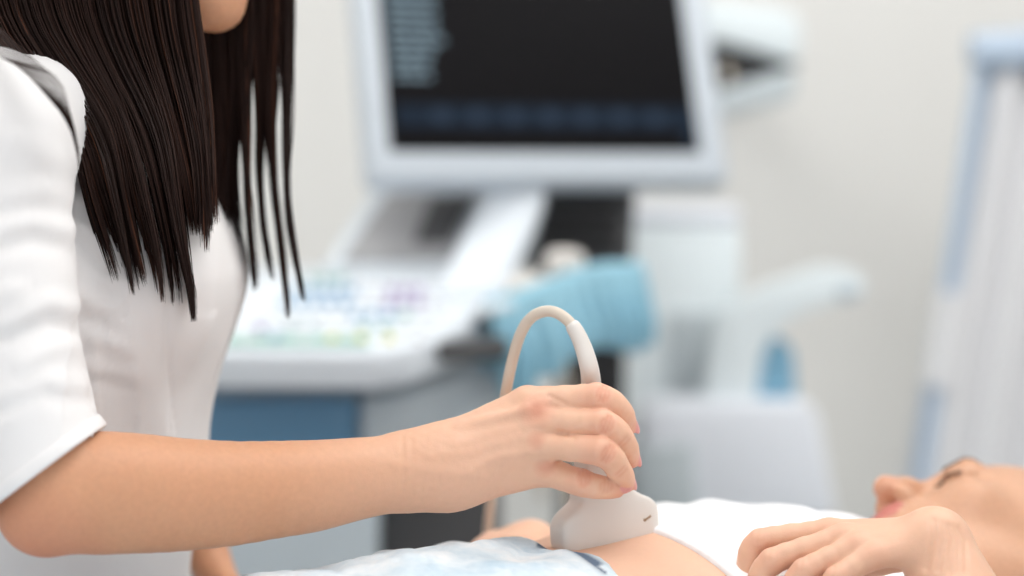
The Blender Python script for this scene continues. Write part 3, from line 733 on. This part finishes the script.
# pale, creased jeans
M_den = bpy.data.materials.new('pale_denim'); M_den.use_nodes = True
def denim_nodes(m):
    N = m.node_tree.nodes; L = m.node_tree.links; b = N['Principled BSDF']; b.inputs['Roughness'].default_value = .9
    tc = N.new('ShaderNodeTexCoord'); n1 = N.new('ShaderNodeTexNoise'); n1.inputs['Scale'].default_value = 26; n1.inputs['Detail'].default_value = 7; n1.inputs['Roughness'].default_value = .65
    L.new(tc.outputs['Object'], n1.inputs['Vector']); r = N.new('ShaderNodeValToRGB'); e = r.color_ramp.elements
    e[0].position = .25; e[0].color = lin((176, 201, 218)); e[1].position = .66; e[1].color = lin((236, 240, 243)); x = e.new(.48); x.color = lin((214, 227, 236))
    L.new(n1.outputs['Fac'], r.inputs[0]); L.new(r.outputs[0], b.inputs['Base Color'])
    wv = N.new('ShaderNodeTexWave'); wv.inputs['Scale'].default_value = 420; wv.inputs['Distortion'].default_value = 1.5; L.new(tc.outputs['Object'], wv.inputs['Vector'])
    bp_ = N.new('ShaderNodeBump'); bp_.inputs['Strength'].default_value = .3; bp_.inputs['Distance'].default_value = .0006; L.new(wv.outputs['Fac'], bp_.inputs['Height']); L.new(bp_.outputs[0], b.inputs['Normal'])
denim_nodes(M_den); mix_attr(M_den, 'seam', (66, 88, 116), .9)
gd = Grid(segaxis((-.80, -.22, .009), (-.22, .20, .0021)), segaxis((.40, 1.10, .009), (1.10, 1.56, .0023)), segaxis((.60, .84, .006), (.84, .94, .002)))
d = gd.new(); 
secs = [(-.26, .162, .790, .565), (-.13, .157, .799, .595), (-.02, .148, .797, .60)]
for i in range(2): d.cone(bp(secs[i][0], 0, secs[i][2]), bp(secs[i + 1][0], 0, secs[i + 1][2]), secs[i][1], secs[i + 1][1], .03 if i else 0, flat=(ZD, (secs[i][3] + secs[i + 1][3]) / 2))
for l in (-.095, .095):
    d.chain([bp(-.24, l, .781), bp(-.62, l * 1.1, .755), bp(-1.0, l * 1.1, .735)], [.092, .070, .052], .03, k0=.045)
bigd = (np.array([-1, .3, .5]), np.array([.5, 1.8, 1.1])); WA = -.052
d.op(*bigd, lambda X, Y, Z: ((X - B0[0]) * A[0] + (Y - B0[1]) * A[1]) - WA - .010 * np.sin(((X - B0[0]) * LT[0] + (Y - B0[1]) * LT[1]) * 30 + .5) + 0 * Z, .0, 'i')
V, Q = d.mesh(2); N = normals(V, Q); sv = (V - B0) @ A; lv = (V - B0) @ LT; up = np.clip(N[:, 2], 0, 1)
fold = (np.abs(np.sin(lv * 34 + sv * 22 + 5 * vnoise(V, 9, 1))) ** 2.2) * .007 * np.clip(.6 + vnoise(V, 11, 2), 0, 1.2) + vnoise(V, 30, 4) * .0035 + np.abs(vnoise(V, 55, 7)) * .0022 - .0022 * np.exp(-(vnoise(np.stack([sv * 1.6, lv * .5, V[:, 2] * .5], 1), 42, 11) / .14) ** 2)
edge = np.exp(-((sv - WA + .006) / .010) ** 2)
V = V + N * (np.clip((V[:, 2] - .715) / .04, 0, 1) * fold * (1 - .5 * edge) + edge * (.003 + .004 * vnoise(V, 38, 6)))[:, None]
V = taubin(V, Q, 2); me = mesh_np('jeans', V, Q)
fattr(me, 'seam', np.clip(np.exp(-((sv - WA + .002) / .006) ** 2) * np.clip(vnoise(V, 90, 9) * 3 + .6, 0, 1) * 1.5, 0, 1) * (V[:, 2] > .8)); jeans = link('jeans', me, M_den, pat)
# metal button and frayed threads at the open waistband
tb = bp(-.060, .012, .905)
M_btn = mat('dark_metal', (62, 62, 70), rough=.35, metal=.8)
btn = at(583, 562, 1.392)
bm = bmesh.new(); bmesh.ops.create_cone(bm, cap_ends=True, segments=24, radius1=.0048, radius2=.004, depth=.004, matrix=Matrix.Translation(btn) @ Matrix.Rotation(.5, 4, 'X'))
bm_obj('button', bm, M_btn, jeans, smooth=.8)['label'] = 'dark metal button'
# =================================================================== ROOM
M_wall = mat('wall_paint', (240, 239, 236), rough=.9, nscale=3, namt=.012, bump=.15, bscale=120)
M_floor = mat('floor_vinyl', (205, 208, 209), rough=.35, nscale=30, namt=.06)
M_ceil = mat('ceiling_paint', (240, 240, 238), rough=.95)
M_base = mat('baseboard_paint', (225, 226, 226), rough=.6)
XL, XR, YN, YB, ZC = -2.6, 2.7, -.25, 3.75, 2.75
def struct(name, c, size, m):
    o = box(name, c, size, m, None, None, 0); o['kind'] = 'structure'; return o
struct('floor', ((XL + XR) / 2, (YN + YB) / 2, -.05), (XR - XL, YB - YN, .1), M_floor)
struct('ceiling', ((XL + XR) / 2, (YN + YB) / 2, ZC + .05), (XR - XL, YB - YN, .1), M_ceil)
struct('wall_back', ((XL + XR) / 2, YB + .05, ZC / 2), (XR - XL, .1, ZC), M_wall)
struct('wall_left', (XL - .05, (YN + YB) / 2, ZC / 2), (.1, YB - YN, ZC), M_wall)
struct('wall_right', (XR + .05, (YN + YB) / 2, ZC / 2), (.1, YB - YN, ZC), M_wall)
struct('baseboard_back', ((XL + XR) / 2, YB - .008, .05), (XR - XL, .016, .1), M_base)

# =================================================================== COUCH under the patient
M_vinyl = mat('couch_vinyl', (120, 150, 172), rough=.45)
M_steel = mat('brushed_steel', (190, 192, 195), rough=.35, metal=.9)
M_sheet = mat('paper_sheet', (238, 239, 240), rough=.9, bump=.3, bscale=60)
RA = Matrix(((A[0], -LT[0], 0), (A[1], -LT[1], 0), (0, 0, 1)))
cc = bp(-.28, .03, 0)
couch = empty('exam_couch', (cc[0], cc[1], 0), 'blue padded examination couch under the lying woman', 'examination couch')
box('mattress', cc + np.array([0, 0, .625]), (1.95, .50, .09), M_vinyl, couch, RA, .03, 4)
box('bed_frame', cc + np.array([0, 0, .555]), (1.85, .44, .05), M_steel, couch, RA, .008)
for u_ in (-.75, .75):
    for v_ in (-.18, .18):
        p = cc + A * u_ - LT * v_; box('leg', (p[0], p[1], .265), (.045, .045, .53), M_steel, couch, RA, .006)
sh_ = box('paper_sheet', cc + np.array([0, 0, .6745]), (1.90, .44, .006), M_sheet, None, RA, .002); tag(sh_, 'white paper sheet spread on the couch under the lying woman', 'sheet')
pc_ = O_p + np.array([.06, .04, -.115]) 
gpw = Grid(np.arange(pc_[0] - .26, pc_[0] + .27, .008), np.arange(pc_[1] - .26, pc_[1] + .27, .008), np.arange(.66, .80, .006)); fp = gpw.new()
fp.ell((pc_[0], pc_[1], .7235), (.15, .21, .043), R=np.array(Matrix.Rotation(ph, 3, 'Z')))
fp.ell(O_p + np.array([0, 0, .0]), (.104, .104, .115), .02, 's')
V, Q = fp.mesh(2); pil = link('pillow', mesh_np('pillow', V, Q), M_sheet); tag(pil, 'low white pillow under the lying woman\'s head', 'pillow')

# =================================================================== ULTRASOUND MACHINE
M_case = mat('pale_casing', (216, 224, 230), rough=.45, coat=.1)
M_white = mat('white_casing', (222, 229, 236), rough=.4, coat=.1)
M_bezel = mat('grey_bezel', (196, 204, 212), rough=.4)
M_screen = mat('screen_glass', (12, 11, 13), rough=.6, spec=.08, emit=lin((20, 19, 23))[:3], estr=.25)
M_text = mat('screen_text', (96, 112, 122), rough=.6, spec=.1, emit=lin((110, 128, 138))[:3], estr=.55)
M_strip = mat('screen_blue_strip', (18, 28, 40), rough=.6, spec=.08, emit=lin((20, 32, 46))[:3], estr=.4)
M_icon = mat('screen_icon', (32, 42, 56), rough=.6, spec=.08, emit=lin((40, 54, 70))[:3], estr=.4)
M_dgrey = mat('dark_grey_plastic', (72, 72, 74), rough=.5)
M_black = mat('black_plastic', (30, 30, 33), rough=.5)
M_mgrey = mat('mid_grey_panel', (160, 160, 162), rough=.45)
M_blue = mat('steel_blue_panel', (92, 136, 168), rough=.45)
M_gpanel = mat('cool_grey_panel', (196, 207, 214), rough=.5)
M_key = [mat('key_white', (236, 238, 240), rough=.5), mat('key_blue', (138, 176, 206), rough=.5), mat('key_purple', (172, 150, 190), rough=.5), mat('key_yellow', (228, 220, 140), rough=.5), mat('key_green', (164, 200, 190), rough=.5)]
m0 = at(400, 400, 2.5)
mach = empty('ultrasound_machine', (m0[0], 2.5, 0), 'ultrasound console with a dark tilted monitor over a pale button desk', 'ultrasound machine')
psi = math.radians(18); tb_ = math.radians(18)
nh = np.array([math.sin(psi), -math.cos(psi), 0]); rr_ = np.array([math.cos(psi), math.sin(psi), 0]); uu_ = ZD * math.cos(tb_) - nh * math.sin(tb_); nn = np.cross(rr_, uu_)
RM = Matrix([[rr_[i], -nn[i], uu_[i]] for i in range(3)])
mb = at(556, 183, 2.52); MW, MH = .484, .375
ML = lambda x, y, z: mb + rr_ * x + uu_ * y + nn * z          # along the width, up the screen, out of it
mon = box('monitor', ML(0, MH / 2, -.022), (MW, .05, MH), M_bezel, mach, RM, .014, 4)
box('monitor_back', ML(0, MH / 2, -.062), (MW * .7, .05, MH * .7), M_case, mon, RM, .02, 4)
box('screen', ML(-.006, MH / 2 + .003, .0025), (MW - .068, .006, MH - .074), M_screen, mon, RM, .003, 2)['label'] = 'dark screen glass'
bm = bmesh.new(); g = np.random.default_rng(4)
for k in range(15):
    w = (.050 + .02 * g.random()) * (1 if k > 2 else .75); x0 = -.202
    y0 = .138 + k * .0122
    while w > .006:
        d = min(w, .008 + .012 * g.random()); add_box(bm, ML(x0 + d / 2, y0, .0060), (d, .0016, .0062), RM); x0 += d + .003; w -= d + .003
bm_obj('screen_text', bm, M_text, mon)['label'] = 'grey rows of readings'
stp = box('toolbar', ML(-.004, .086, .0059), (MW - .085, .0012, .029), M_strip, mon, RM, 0); stp['label'] = 'blue strip along the screen foot'
for k in range(7):
    bm = bmesh.new(); bmesh.ops.create_cone(bm, cap_ends=True, segments=24, radius1=.0115, radius2=.011, depth=.0014, matrix=Matrix.Translation(ML(-.145 + .048 * k, .086, .0071)) @ RM.to_4x4() @ Matrix.Rotation(PI / 2, 4, 'X'))
    bm_obj('icon', bm, M_icon, mon, smooth=.6)
box('blue_corner', ML(.190, .066, .0058), (.018, .0012, .036), M_strip, mon, RM, 0)
# monitor arm, side panel and dark printer bay behind the desk
def quad(pts): return [at(*p) for p in pts]
prism('monitor_arm', quad([(428, 296, 2.40), (502, 296, 2.40), (534, 226, 2.50), (548, 186, 2.53), (488, 186, 2.53), (472, 222, 2.50)]), (0, .06, -.02), M_white, mach, .012)
fr = prism('touch_panel', quad([(318, 270, 2.50), (470, 270, 2.50), (500, 184, 2.62), (374, 184, 2.62)]), (0, .03, -.04), M_case, mach, .008)
prism('touch_screen', quad([(341, 258, 2.506), (450, 258, 2.506), (478, 192, 2.605), (388, 192, 2.605)]), (0, .012, -.02), M_mgrey, fr, .002)['label'] = 'mid grey touch screen'
prism('dark_inset', quad([(415, 238, 2.522), (450, 238, 2.522), (470, 196, 2.588), (432, 196, 2.588)]), (0, .01, -.012), M_dgrey, fr, .002)
bay = prism('printer_bay', quad([(526, 272, 2.58), (632, 272, 2.58), (636, 188, 2.62), (536, 188, 2.62)]), (0, .22, 0), M_dgrey, mach, .008)
for k in range(4): prism('slot', quad([(545, 252 - 16 * k, 2.575), (622, 252 - 16 * k, 2.575), (622, 247 - 16 * k, 2.575), (545, 247 - 16 * k, 2.575)]), (0, .02, 0), M_black, bay, .001)
# desk
D00, D10, D11, D01 = at(150, 352, 2.20), at(395, 352, 2.20), at(498, 272, 2.52), at(300, 264, 2.55)
dk = quad([(150, 352, 2.20), (372, 354, 2.20), (410, 348, 2.215), (440, 336, 2.25), (500, 300, 2.39), (505, 284, 2.46), (498, 272, 2.52), (300, 264, 2.55), (150, 264, 2.55)])
desk = prism('control_desk', dk, (0, .01, -.043), M_white, mach, .009)
dn = np.cross(D10 - D00, D01 - D00); dn /= np.linalg.norm(dn)
ex = np.array([1.0, 0, 0]); ey = np.cross(dn, ex); RD = Matrix([[ex[i], ey[i], dn[i]] for i in range(3)])
def ondesk(px, py):
    """point of the desk top seen at (px,py)"""
    d = at(px, py, 1.0) - CAM; t = ((D00 - CAM) @ dn) / (d @ dn); return CAM + d * t
g = np.random.default_rng(8)
for r, (py, n_) in enumerate(((281, 12), (293, 13), (305, 12), (317, 11), (330, 9), (341, 7))):
    x0, x1 = (312 - r * 13, 468 - r * 10)
    for k in range(n_):
        px = x0 + (x1 - x0) * k / (n_ - 1); ci = 0
        if r in (1, 2) and k < 5: ci = 1
        if r in (1, 2) and 7 <= k <= 9: ci = 2
        if r == 3 and 5 <= k <= 7: ci = 1
        if r == 5 and 3 <= k <= 5: ci = 3
        if r == 0 and k < 3: ci = 4
        if r == 4 and k == 0: ci = 2
        if ci == 0 and g.random() < .15: ci = 4 if g.random() < .5 else 1
        p = ondesk(px, py); box('key', p + dn * .003, (.0125, .011, .008), M_key[ci], desk, RD, .002, 2)
bm = bmesh.new(); bmesh.ops.create_uvsphere(bm, u_segments=24, v_segments=14, radius=.021, matrix=Matrix.Translation(ondesk(300, 326) - dn * .003)); bm_obj('trackball', bm, M_case, desk, smooth=3.2)
prism('desk_edge_strip', quad([(150, 345, 2.215), (370, 347, 2.215), (368, 338, 2.26), (150, 336, 2.26)]), (0, 0, .003), M_key[4], desk, .001)['label'] = 'pale green strip'
# body under the desk
prism('blue_drawer', quad([(150, 398, 2.27), (356, 398, 2.27), (352, 470, 2.27), (150, 470, 2.27)]), (0, .30, 0), M_blue, mach, .01)
prism('side_fairing', quad([(357, 398, 2.29), (420, 388, 2.29), (505, 352, 2.38), (520, 372, 2.38), (505, 400, 2.37), (470, 470, 2.31), (356, 470, 2.29)]), (0, .28, 0), M_gpanel, mach, .012)
prism('lower_body', quad([(150, 474, 2.30), (378, 474, 2.30), (372, 760, 2.30), (150, 760, 2.30)]), (0, .34, 0), M_gpanel, mach, .012)
prism('dark_shade_block', quad([(376, 474, 2.36), (500, 474, 2.36), (500, 760, 2.36), (376, 760, 2.36)]), (0, .25, 0), M_dgrey, mach, .01)  # solid block; the shadow beside the lower body is put into its dark colour
bx_ = at(330, 760, 2.30); box('base', (bx_[0] + .05, 2.47, .24), (.50, .50, .16), M_case, mach, None, .03)
for x_ in (-.18, .26):
    for y_ in (2.28, 2.66):
        bm = bmesh.new(); bmesh.ops.create_cone(bm, cap_ends=True, segments=24, radius1=.075, radius2=.075, depth=.05, matrix=Matrix.Translation((bx_[0] + x_ - .0, y_, .076)) @ Matrix.Rotation(PI / 2, 4, 'Y'))
        bmesh.ops.bevel(bm, geom=list(bm.edges), offset=.008, segments=2, affect='EDGES'); w_ = bm_obj('caster', bm, M_black, mach, smooth=.7)
        box('caster_fork', (bx_[0] + x_, y_, .145), (.07, .05, .06), M_case, w_, None, .008)
prism('dark_handle', quad([(436, 342, 2.235), (508, 338, 2.30), (508, 360, 2.30), (438, 364, 2.235)]), (0, .05, 0), M_dgrey, mach, .008)
prism('rear_column', quad([(596, 290, 2.64), (626, 290, 2.64), (622, 760, 2.64), (560, 760, 2.64), (560, 400, 2.64)]), (0, .2, 0), M_black, mach, .01)
# holder rail that carries the cloth
rail = spline([at(470, 314, 2.33), at(505, 306, 2.34), at(560, 285, 2.42), at(600, 273, 2.48), at(640, 271, 2.52), at(646, 280, 2.60)], 40)
tube_obj('holder_rail', rail, .009, M_case, mach)
# pale blue cloth hung over the rail in soft pleats
M_cloth = mat('blue_cloth', (146, 192, 210), rough=.9, bump=.2, bscale=500, sheen=.1)
nu, nv = 110, 34; path = spline([at(486, 309, 2.335), at(520, 300, 2.36), at(560, 285, 2.42), at(600, 273, 2.48), at(639, 271, 2.515)], nu); bm = bmesh.new(); rows = []
dirp = np.gradient(path, axis=0); dirp /= np.linalg.norm(dirp, axis=1, keepdims=True); side_ = np.cross(dirp, ZD); side_ /= np.linalg.norm(side_, axis=1, keepdims=True)
for j in range(nv):
    v = j / (nv - 1) * 2 - 1; rows.append([])
    for i in range(nu):
        u_ = i / (nu - 1); L_ = .098 + .012 * math.sin(u_ * 9) - .012 * u_
        a_ = min(abs(v) / .16, 1); hang = max(0, abs(v) - .16) / .84 * L_ * (1 if v > 0 else .8)
        off = math.sin(a_ * PI / 2) * .013 * (1 if v > 0 else -1); zz = math.cos(a_ * PI / 2) * .013 - hang
        fold_ = (math.sin(u_ * 60 + 1.5 * math.sin(u_ * 11)) * .5 + .5) * .030 * min(1, hang / .06) + .01 * (hang / .1) * math.sin(u_ * 17)
        rows[-1].append(bm.verts.new(path[i] + side_[i] * (off + (fold_ if v > 0 else -fold_ * .5)) + np.array([0, 0, zz])))
for j in range(nv - 1):
    for i in range(nu - 1): bm.faces.new([rows[j][i], rows[j][i + 1], rows[j + 1][i + 1], rows[j + 1][i]])
cl_ = bm_obj('blue_cloth', bm, M_cloth, None, smooth=3.2); md = cl_.modifiers.new('thickness', 'SOLIDIFY'); md.thickness = .003
tag(cl_, 'pale blue cloth hung in pleats over the machine\'s side rail', 'cloth')
# spare probes parked in cups along the rail
def spare(px, py, Y, r, label, tilt):
    b = at(px, py, Y); e = empty('parked_probe', b, label, 'ultrasound probe', 'spare probes parked on the machine')
    prof = [(-.060, .3), (-.058, .55), (-.03, .62), (-.012, .7), (.0, .95), (.012, 1.0), (.022, .98), (.029, .85), (.0325, .55), (.0335, .2)]
    prof = spline([(z, k_, 0) for z, k_ in prof], 40); R = np.array(rot_frame(.4, tilt)); bm = bmesh.new(); prev = None
    for z, k_, _ in prof:
        ring = [bm.verts.new(b + R @ np.array([math.cos(t_) * r * k_ * 1.15, math.sin(t_) * r * k_ * .85, z])) for t_ in np.linspace(0, 2 * PI, 28, endpoint=False)]
        if prev:
            for i in range(28): bm.faces.new([prev[i], prev[(i + 1) % 28], ring[(i + 1) % 28], ring[i]])
        else: bm.faces.new(ring[::-1])
        prev = ring
    bm.faces.new(prev); bm_obj('housing', bm, M_probe, e, smooth=1.2)
    c0 = b + R @ np.array([0, 0, -.056]); tube_obj('cable', spline([c0, c0 + np.array([0, .01, -.03]), c0 + np.array([.01, .03, -.08]), c0 + np.array([.03, .08, -.20])], 24), .005, M_cable, e)
spare(564, 276, 2.485, .023, 'white spare probe standing higher, in front of the dark printer bay', .1)
spare(522, 303, 2.445, .028, 'white spare probe standing lower, beside the foot of the monitor arm', .15)

# =================================================================== BACKGROUND FURNITURE
M_pale = mat('pale_blue_casing', (232, 241, 244), rough=.5)
M_pale2 = mat('pale_lilac_casing', (236, 240, 247), rough=.5)
M_greyp = mat('grey_door', (196, 205, 209), rough=.5)
M_sky = mat('blue_cushion', (128, 176, 202), rough=.6)
b0 = at(682, 500, 2.95)
cab = empty('instrument_cabinet', (b0[0], 3.1, 0), 'tall pale blue-grey cabinet with a grey door, behind the blue cloth', 'cabinet')
def zfloor(px, Y): p = at(px, 300, Y); return np.array([p[0], Y, .0])
x0, x1 = at(632, 300, 2.95)[0], at(740, 300, 2.95)[0]; zt = at(680, 226, 2.95)[2]
box('carcass', ((x0 + x1) / 2, 3.10, zt / 2 + .03), (x1 - x0, .30, zt - .06), M_pale, cab, None, .006, 2)
box('cabinet_top', ((x0 + x1) / 2, 3.10, zt + .015), (x1 - x0, .30, .030), M_pale2, cab, None, .012, 4)
dx0, dx1 = at(668, 300, 2.94)[0], at(722, 300, 2.94)[0]; dz0, dz1 = at(700, 408, 2.94)[2], at(700, 312, 2.94)[2]
dr = box('door', ((dx0 + dx1) / 2, 2.946, (dz0 + dz1) / 2), (dx1 - dx0, .012, dz1 - dz0), M_greyp, cab, None, .004)
dr['label'] = 'grey door'; box('handle', (dx1 - .012, 2.934, (dz0 + dz1) / 2), (.008, .014, .05), M_steel, dr, None, .003)
for x_ in (x0 + .03, x1 - .03):
    for y_ in (2.98, 3.22): box('foot', (x_, y_, .016), (.03, .03, .032), M_black, cab, None, .004)
# pale chair with a swept armrest, blue cushion and broad base
ch = empty('treatment_chair', zfloor(760, 2.85), 'pale treatment chair with a swept armrest and blue cushion, behind the lying woman', 'treatment chair')
arm_px = [(704, 402), (712, 345), (724, 318), (752, 296), (790, 280), (826, 268), (852, 270), (864, 282), (862, 294), (838, 302), (804, 313), (782, 328), (764, 352), (756, 402)]
C2 = spline([np.array([p[0], p[1], 0]) for p in arm_px], 60)
ar = prism('armrest', [at(p[0], p[1], 2.84) for p in C2], (.0, .08, 0), M_pale, ch, .008)
prism('grip', [at(*p) for p in ((836, 296, 2.832), (842, 286, 2.832), (858, 284, 2.832), (863, 291, 2.832), (858, 300, 2.832), (842, 303, 2.832))], (0, .092, 0), M_gpanel, ar, .006)['label'] = 'dark grey grip'
cu = spline([np.array([p[0], p[1], 0]) for p in ((757, 402), (758, 360), (766, 344), (777, 338), (788, 344), (794, 360), (796, 402))], 40)
prism('cushion', [at(p[0], p[1], 2.865) for p in cu], (0, .045, 0), M_sky, ch, .012)['label'] = 'blue cushion'
prism('seat_base', quad([(640, 412, 2.80), (664, 402, 2.80), (806, 402, 2.80), (818, 412, 2.80), (838, 520, 2.80), (690, 520, 2.80), (640, 470, 2.80)]), (0, .12, 0), M_pale2, ch, .014)
prism('grey_side', quad([(630, 448, 2.795), (694, 440, 2.795), (702, 524, 2.795), (630, 524, 2.795)]), (0, .1, 0), M_greyp, ch, .01)
bz = at(735, 520, 2.8); box('pedestal', (bz[0], 2.86, bz[2] / 2), (.16, .10, bz[2] + .02), M_pale2, ch, None, .02); box('foot_plate', (bz[0], 2.82, .02), (.36, .2, .04), M_pale2, ch, None, .012)
# slot-fed device on a wall bracket, half behind the monitor
pm = at(760, 60, 3.2); pri = empty('wall_printer', pm, 'pale boxy printer with a dark open slot, half behind the monitor', 'printer')
prism('upper_case', quad([(690, -2, 3.15), (786, 8, 3.15), (803, 22, 3.15), (799, 64, 3.15), (722, 42, 3.15), (690, 42, 3.15)]), (0, .28, 0), M_pale, pri, .012)
prism('slot_back', quad([(690, 36, 3.165), (722, 38, 3.165), (797, 60, 3.165), (796, 72, 3.165), (726, 92, 3.165), (690, 102, 3.165)]), (0, .15, 0), M_black, pri, .004)['label'] = 'black open slot'
prism('tray', quad([(690, 100, 3.15), (726, 88, 3.15), (797, 66, 3.15), (796, 98, 3.15), (724, 114, 3.15), (690, 114, 3.15)]), (0, .28, 0), M_greyp, pri, .01)
prism('painted_highlight', quad([(724, 66, 3.15), (731, 65, 3.15), (732, 80, 3.15), (725, 82, 3.15)]), (0, .06, 0), mat('paper', (226, 214, 196), rough=.8), pri, .004)['label'] = 'small cream block painted as a warm highlight'  # warm highlight at the slot, put in as a cream-coloured block rather than paper
box('bracket', (pm[0], 3.59, pm[2] + .0), (.06, .32, .05), M_pale2, pri, None, .008)
# screen of pleated cloth on a tube frame
M_tube = mat('blue_grey_tube', (182, 199, 218), rough=.4)
M_curt = mat('screen_fabric', (228, 228, 230), rough=.9)
sc_ = empty('privacy_screen', zfloor(1010, 3.1), 'pleated grey-white folding screen on blue-grey tubes, at the right wall', 'privacy screen')
Ys = 3.1; p0, p1 = at(984, 52, Ys), at(921, 480, Ys); p2 = p1 + (p1 - p0) / (p0[2] - p1[2]) * p1[2]; p2[2] = .012
post = tube_obj('post', np.array([p0, p0 * .5 + p2 * .5, p2]), .013, M_tube, sc_)
tube_obj('post_sleeve', np.array([at(949, 292, Ys), at(944, 330, Ys), at(935.5, 386, Ys)]), .021, M_curt, post)['label'] = 'whitish sleeve'
tube_obj('top_rail', np.array([p0 + np.array([-.02, 0, 0]), p0 + np.array([.2, 0, .01]), p0 + np.array([.62, 0, .015])]), .030, M_tube, sc_)
tube_obj('far_post', np.array([p0 + np.array([.60, 0, 0]), p0 + np.array([.66, 0, -.7]), np.array([p0[0] + .72, Ys, .012])]), .015, M_tube, sc_)
nu, nv = 150, 12; bm = bmesh.new(); rows = []
for j in range(nv):
    v = j / (nv - 1); rows.append([])
    L_ = p0 * (1 - v) + (p2 + np.array([0, 0, .25])) * v; R_ = p0 + np.array([.60 + .05 * v, 0, 0]); R_[2] = L_[2]
    for i in range(nu):
        u_ = i / (nu - 1); q = L_ * (1 - u_) + R_ * u_; rows[-1].append(bm.verts.new(q + np.array([0, .012 + .020 * math.sin(u_ * 62 + .8 * math.sin(v * 3)), 0])))
for j in range(nv - 1):
    for i in range(nu - 1): bm.faces.new([rows[j][i], rows[j][i + 1], rows[j + 1][i + 1], rows[j + 1][i]])
fo = bm_obj('fabric_panel', bm, M_curt, sc_, smooth=3.2); md = fo.modifiers.new('thickness', 'SOLIDIFY'); md.thickness = .003
# stool and trousers: what the sonographer sits on
M_tr = mat('grey_trousers', (196, 200, 206), rough=.9)
gtp = Grid(np.arange(-.62, -.02, .008), np.arange(1.30, 1.85, .008), np.arange(.03, .75, .008)); ft = gtp.new()
ft.cone((-.40, 1.50, .64), (-.40, 1.64, .64), .125, .125)
for y in (1.52, 1.66): ft.chain([(-.38, y, .62), (-.10, y + .10, .46), (-.14, y + .12, .09)], [.085, .058, .045], .03, k0=.05)
V, Q = ft.mesh(3); V = V + normals(V, Q) * (vnoise(V, 16, 3) * .004)[:, None]; link('trousers', mesh_np('trousers', V, Q), M_tr, son)
st_ = empty('stool', (-.42, 1.58, 0), 'round grey stool under the woman in the white coat', 'stool')
bm = bmesh.new(); bmesh.ops.create_cone(bm, cap_ends=True, segments=40, radius1=.17, radius2=.17, depth=.06, matrix=Matrix.Translation((-.44, 1.58, .485))); bmesh.ops.bevel(bm, geom=[e for e in bm.edges if abs(e.verts[0].co.z - e.verts[1].co.z) < 1e-5], offset=.02, segments=4, affect='EDGES'); bm_obj('seat', bm, M_dgrey, st_, smooth=.8)
tube_obj('column', np.array([(-.44, 1.58, .08), (-.44, 1.58, .28), (-.44, 1.58, .46)]), .025, M_steel, st_)
for k in range(5):
    a_ = k * 2 * PI / 5 + .3; e2 = np.array([-.44 + .22 * math.cos(a_), 1.58 + .22 * math.sin(a_), .03]); tube_obj('leg', np.array([(-.44, 1.58, .10), (e2 + np.array([-.44, 1.58, .10])) / 2, e2]), .016, M_steel, st_)

# =================================================================== LIGHT
w = bpy.data.worlds.new('world'); S.world = w; w.use_nodes = True; w.node_tree.nodes['Background'].inputs[0].default_value = (.985, .99, 1, 1); w.node_tree.nodes['Background'].inputs[1].default_value = 0.78
def lamp(x, y, sx, sy, strength):
    M_lamp = mat('lamp_diffuser', (255, 255, 255), emit=(1, .985, .965), estr=strength)
    e = empty('ceiling_light', (x, y, ZC), 'square white ceiling light panel overhead', 'ceiling light', 'ceiling light panels')
    box('frame', (x, y, ZC - .012), (sx + .04, sy + .04, .024), M_base, e, None, .004)
    box('diffuser', (x, y, ZC - .026), (sx, sy, .006), M_lamp, e, None, 0)
lamp(.35, .75, 1.2, 1.2, 4.5); lamp(-.9, 2.25, 1.2, .6, 7.0); lamp(1.1, 2.25, 1.2, .6, 7.4)
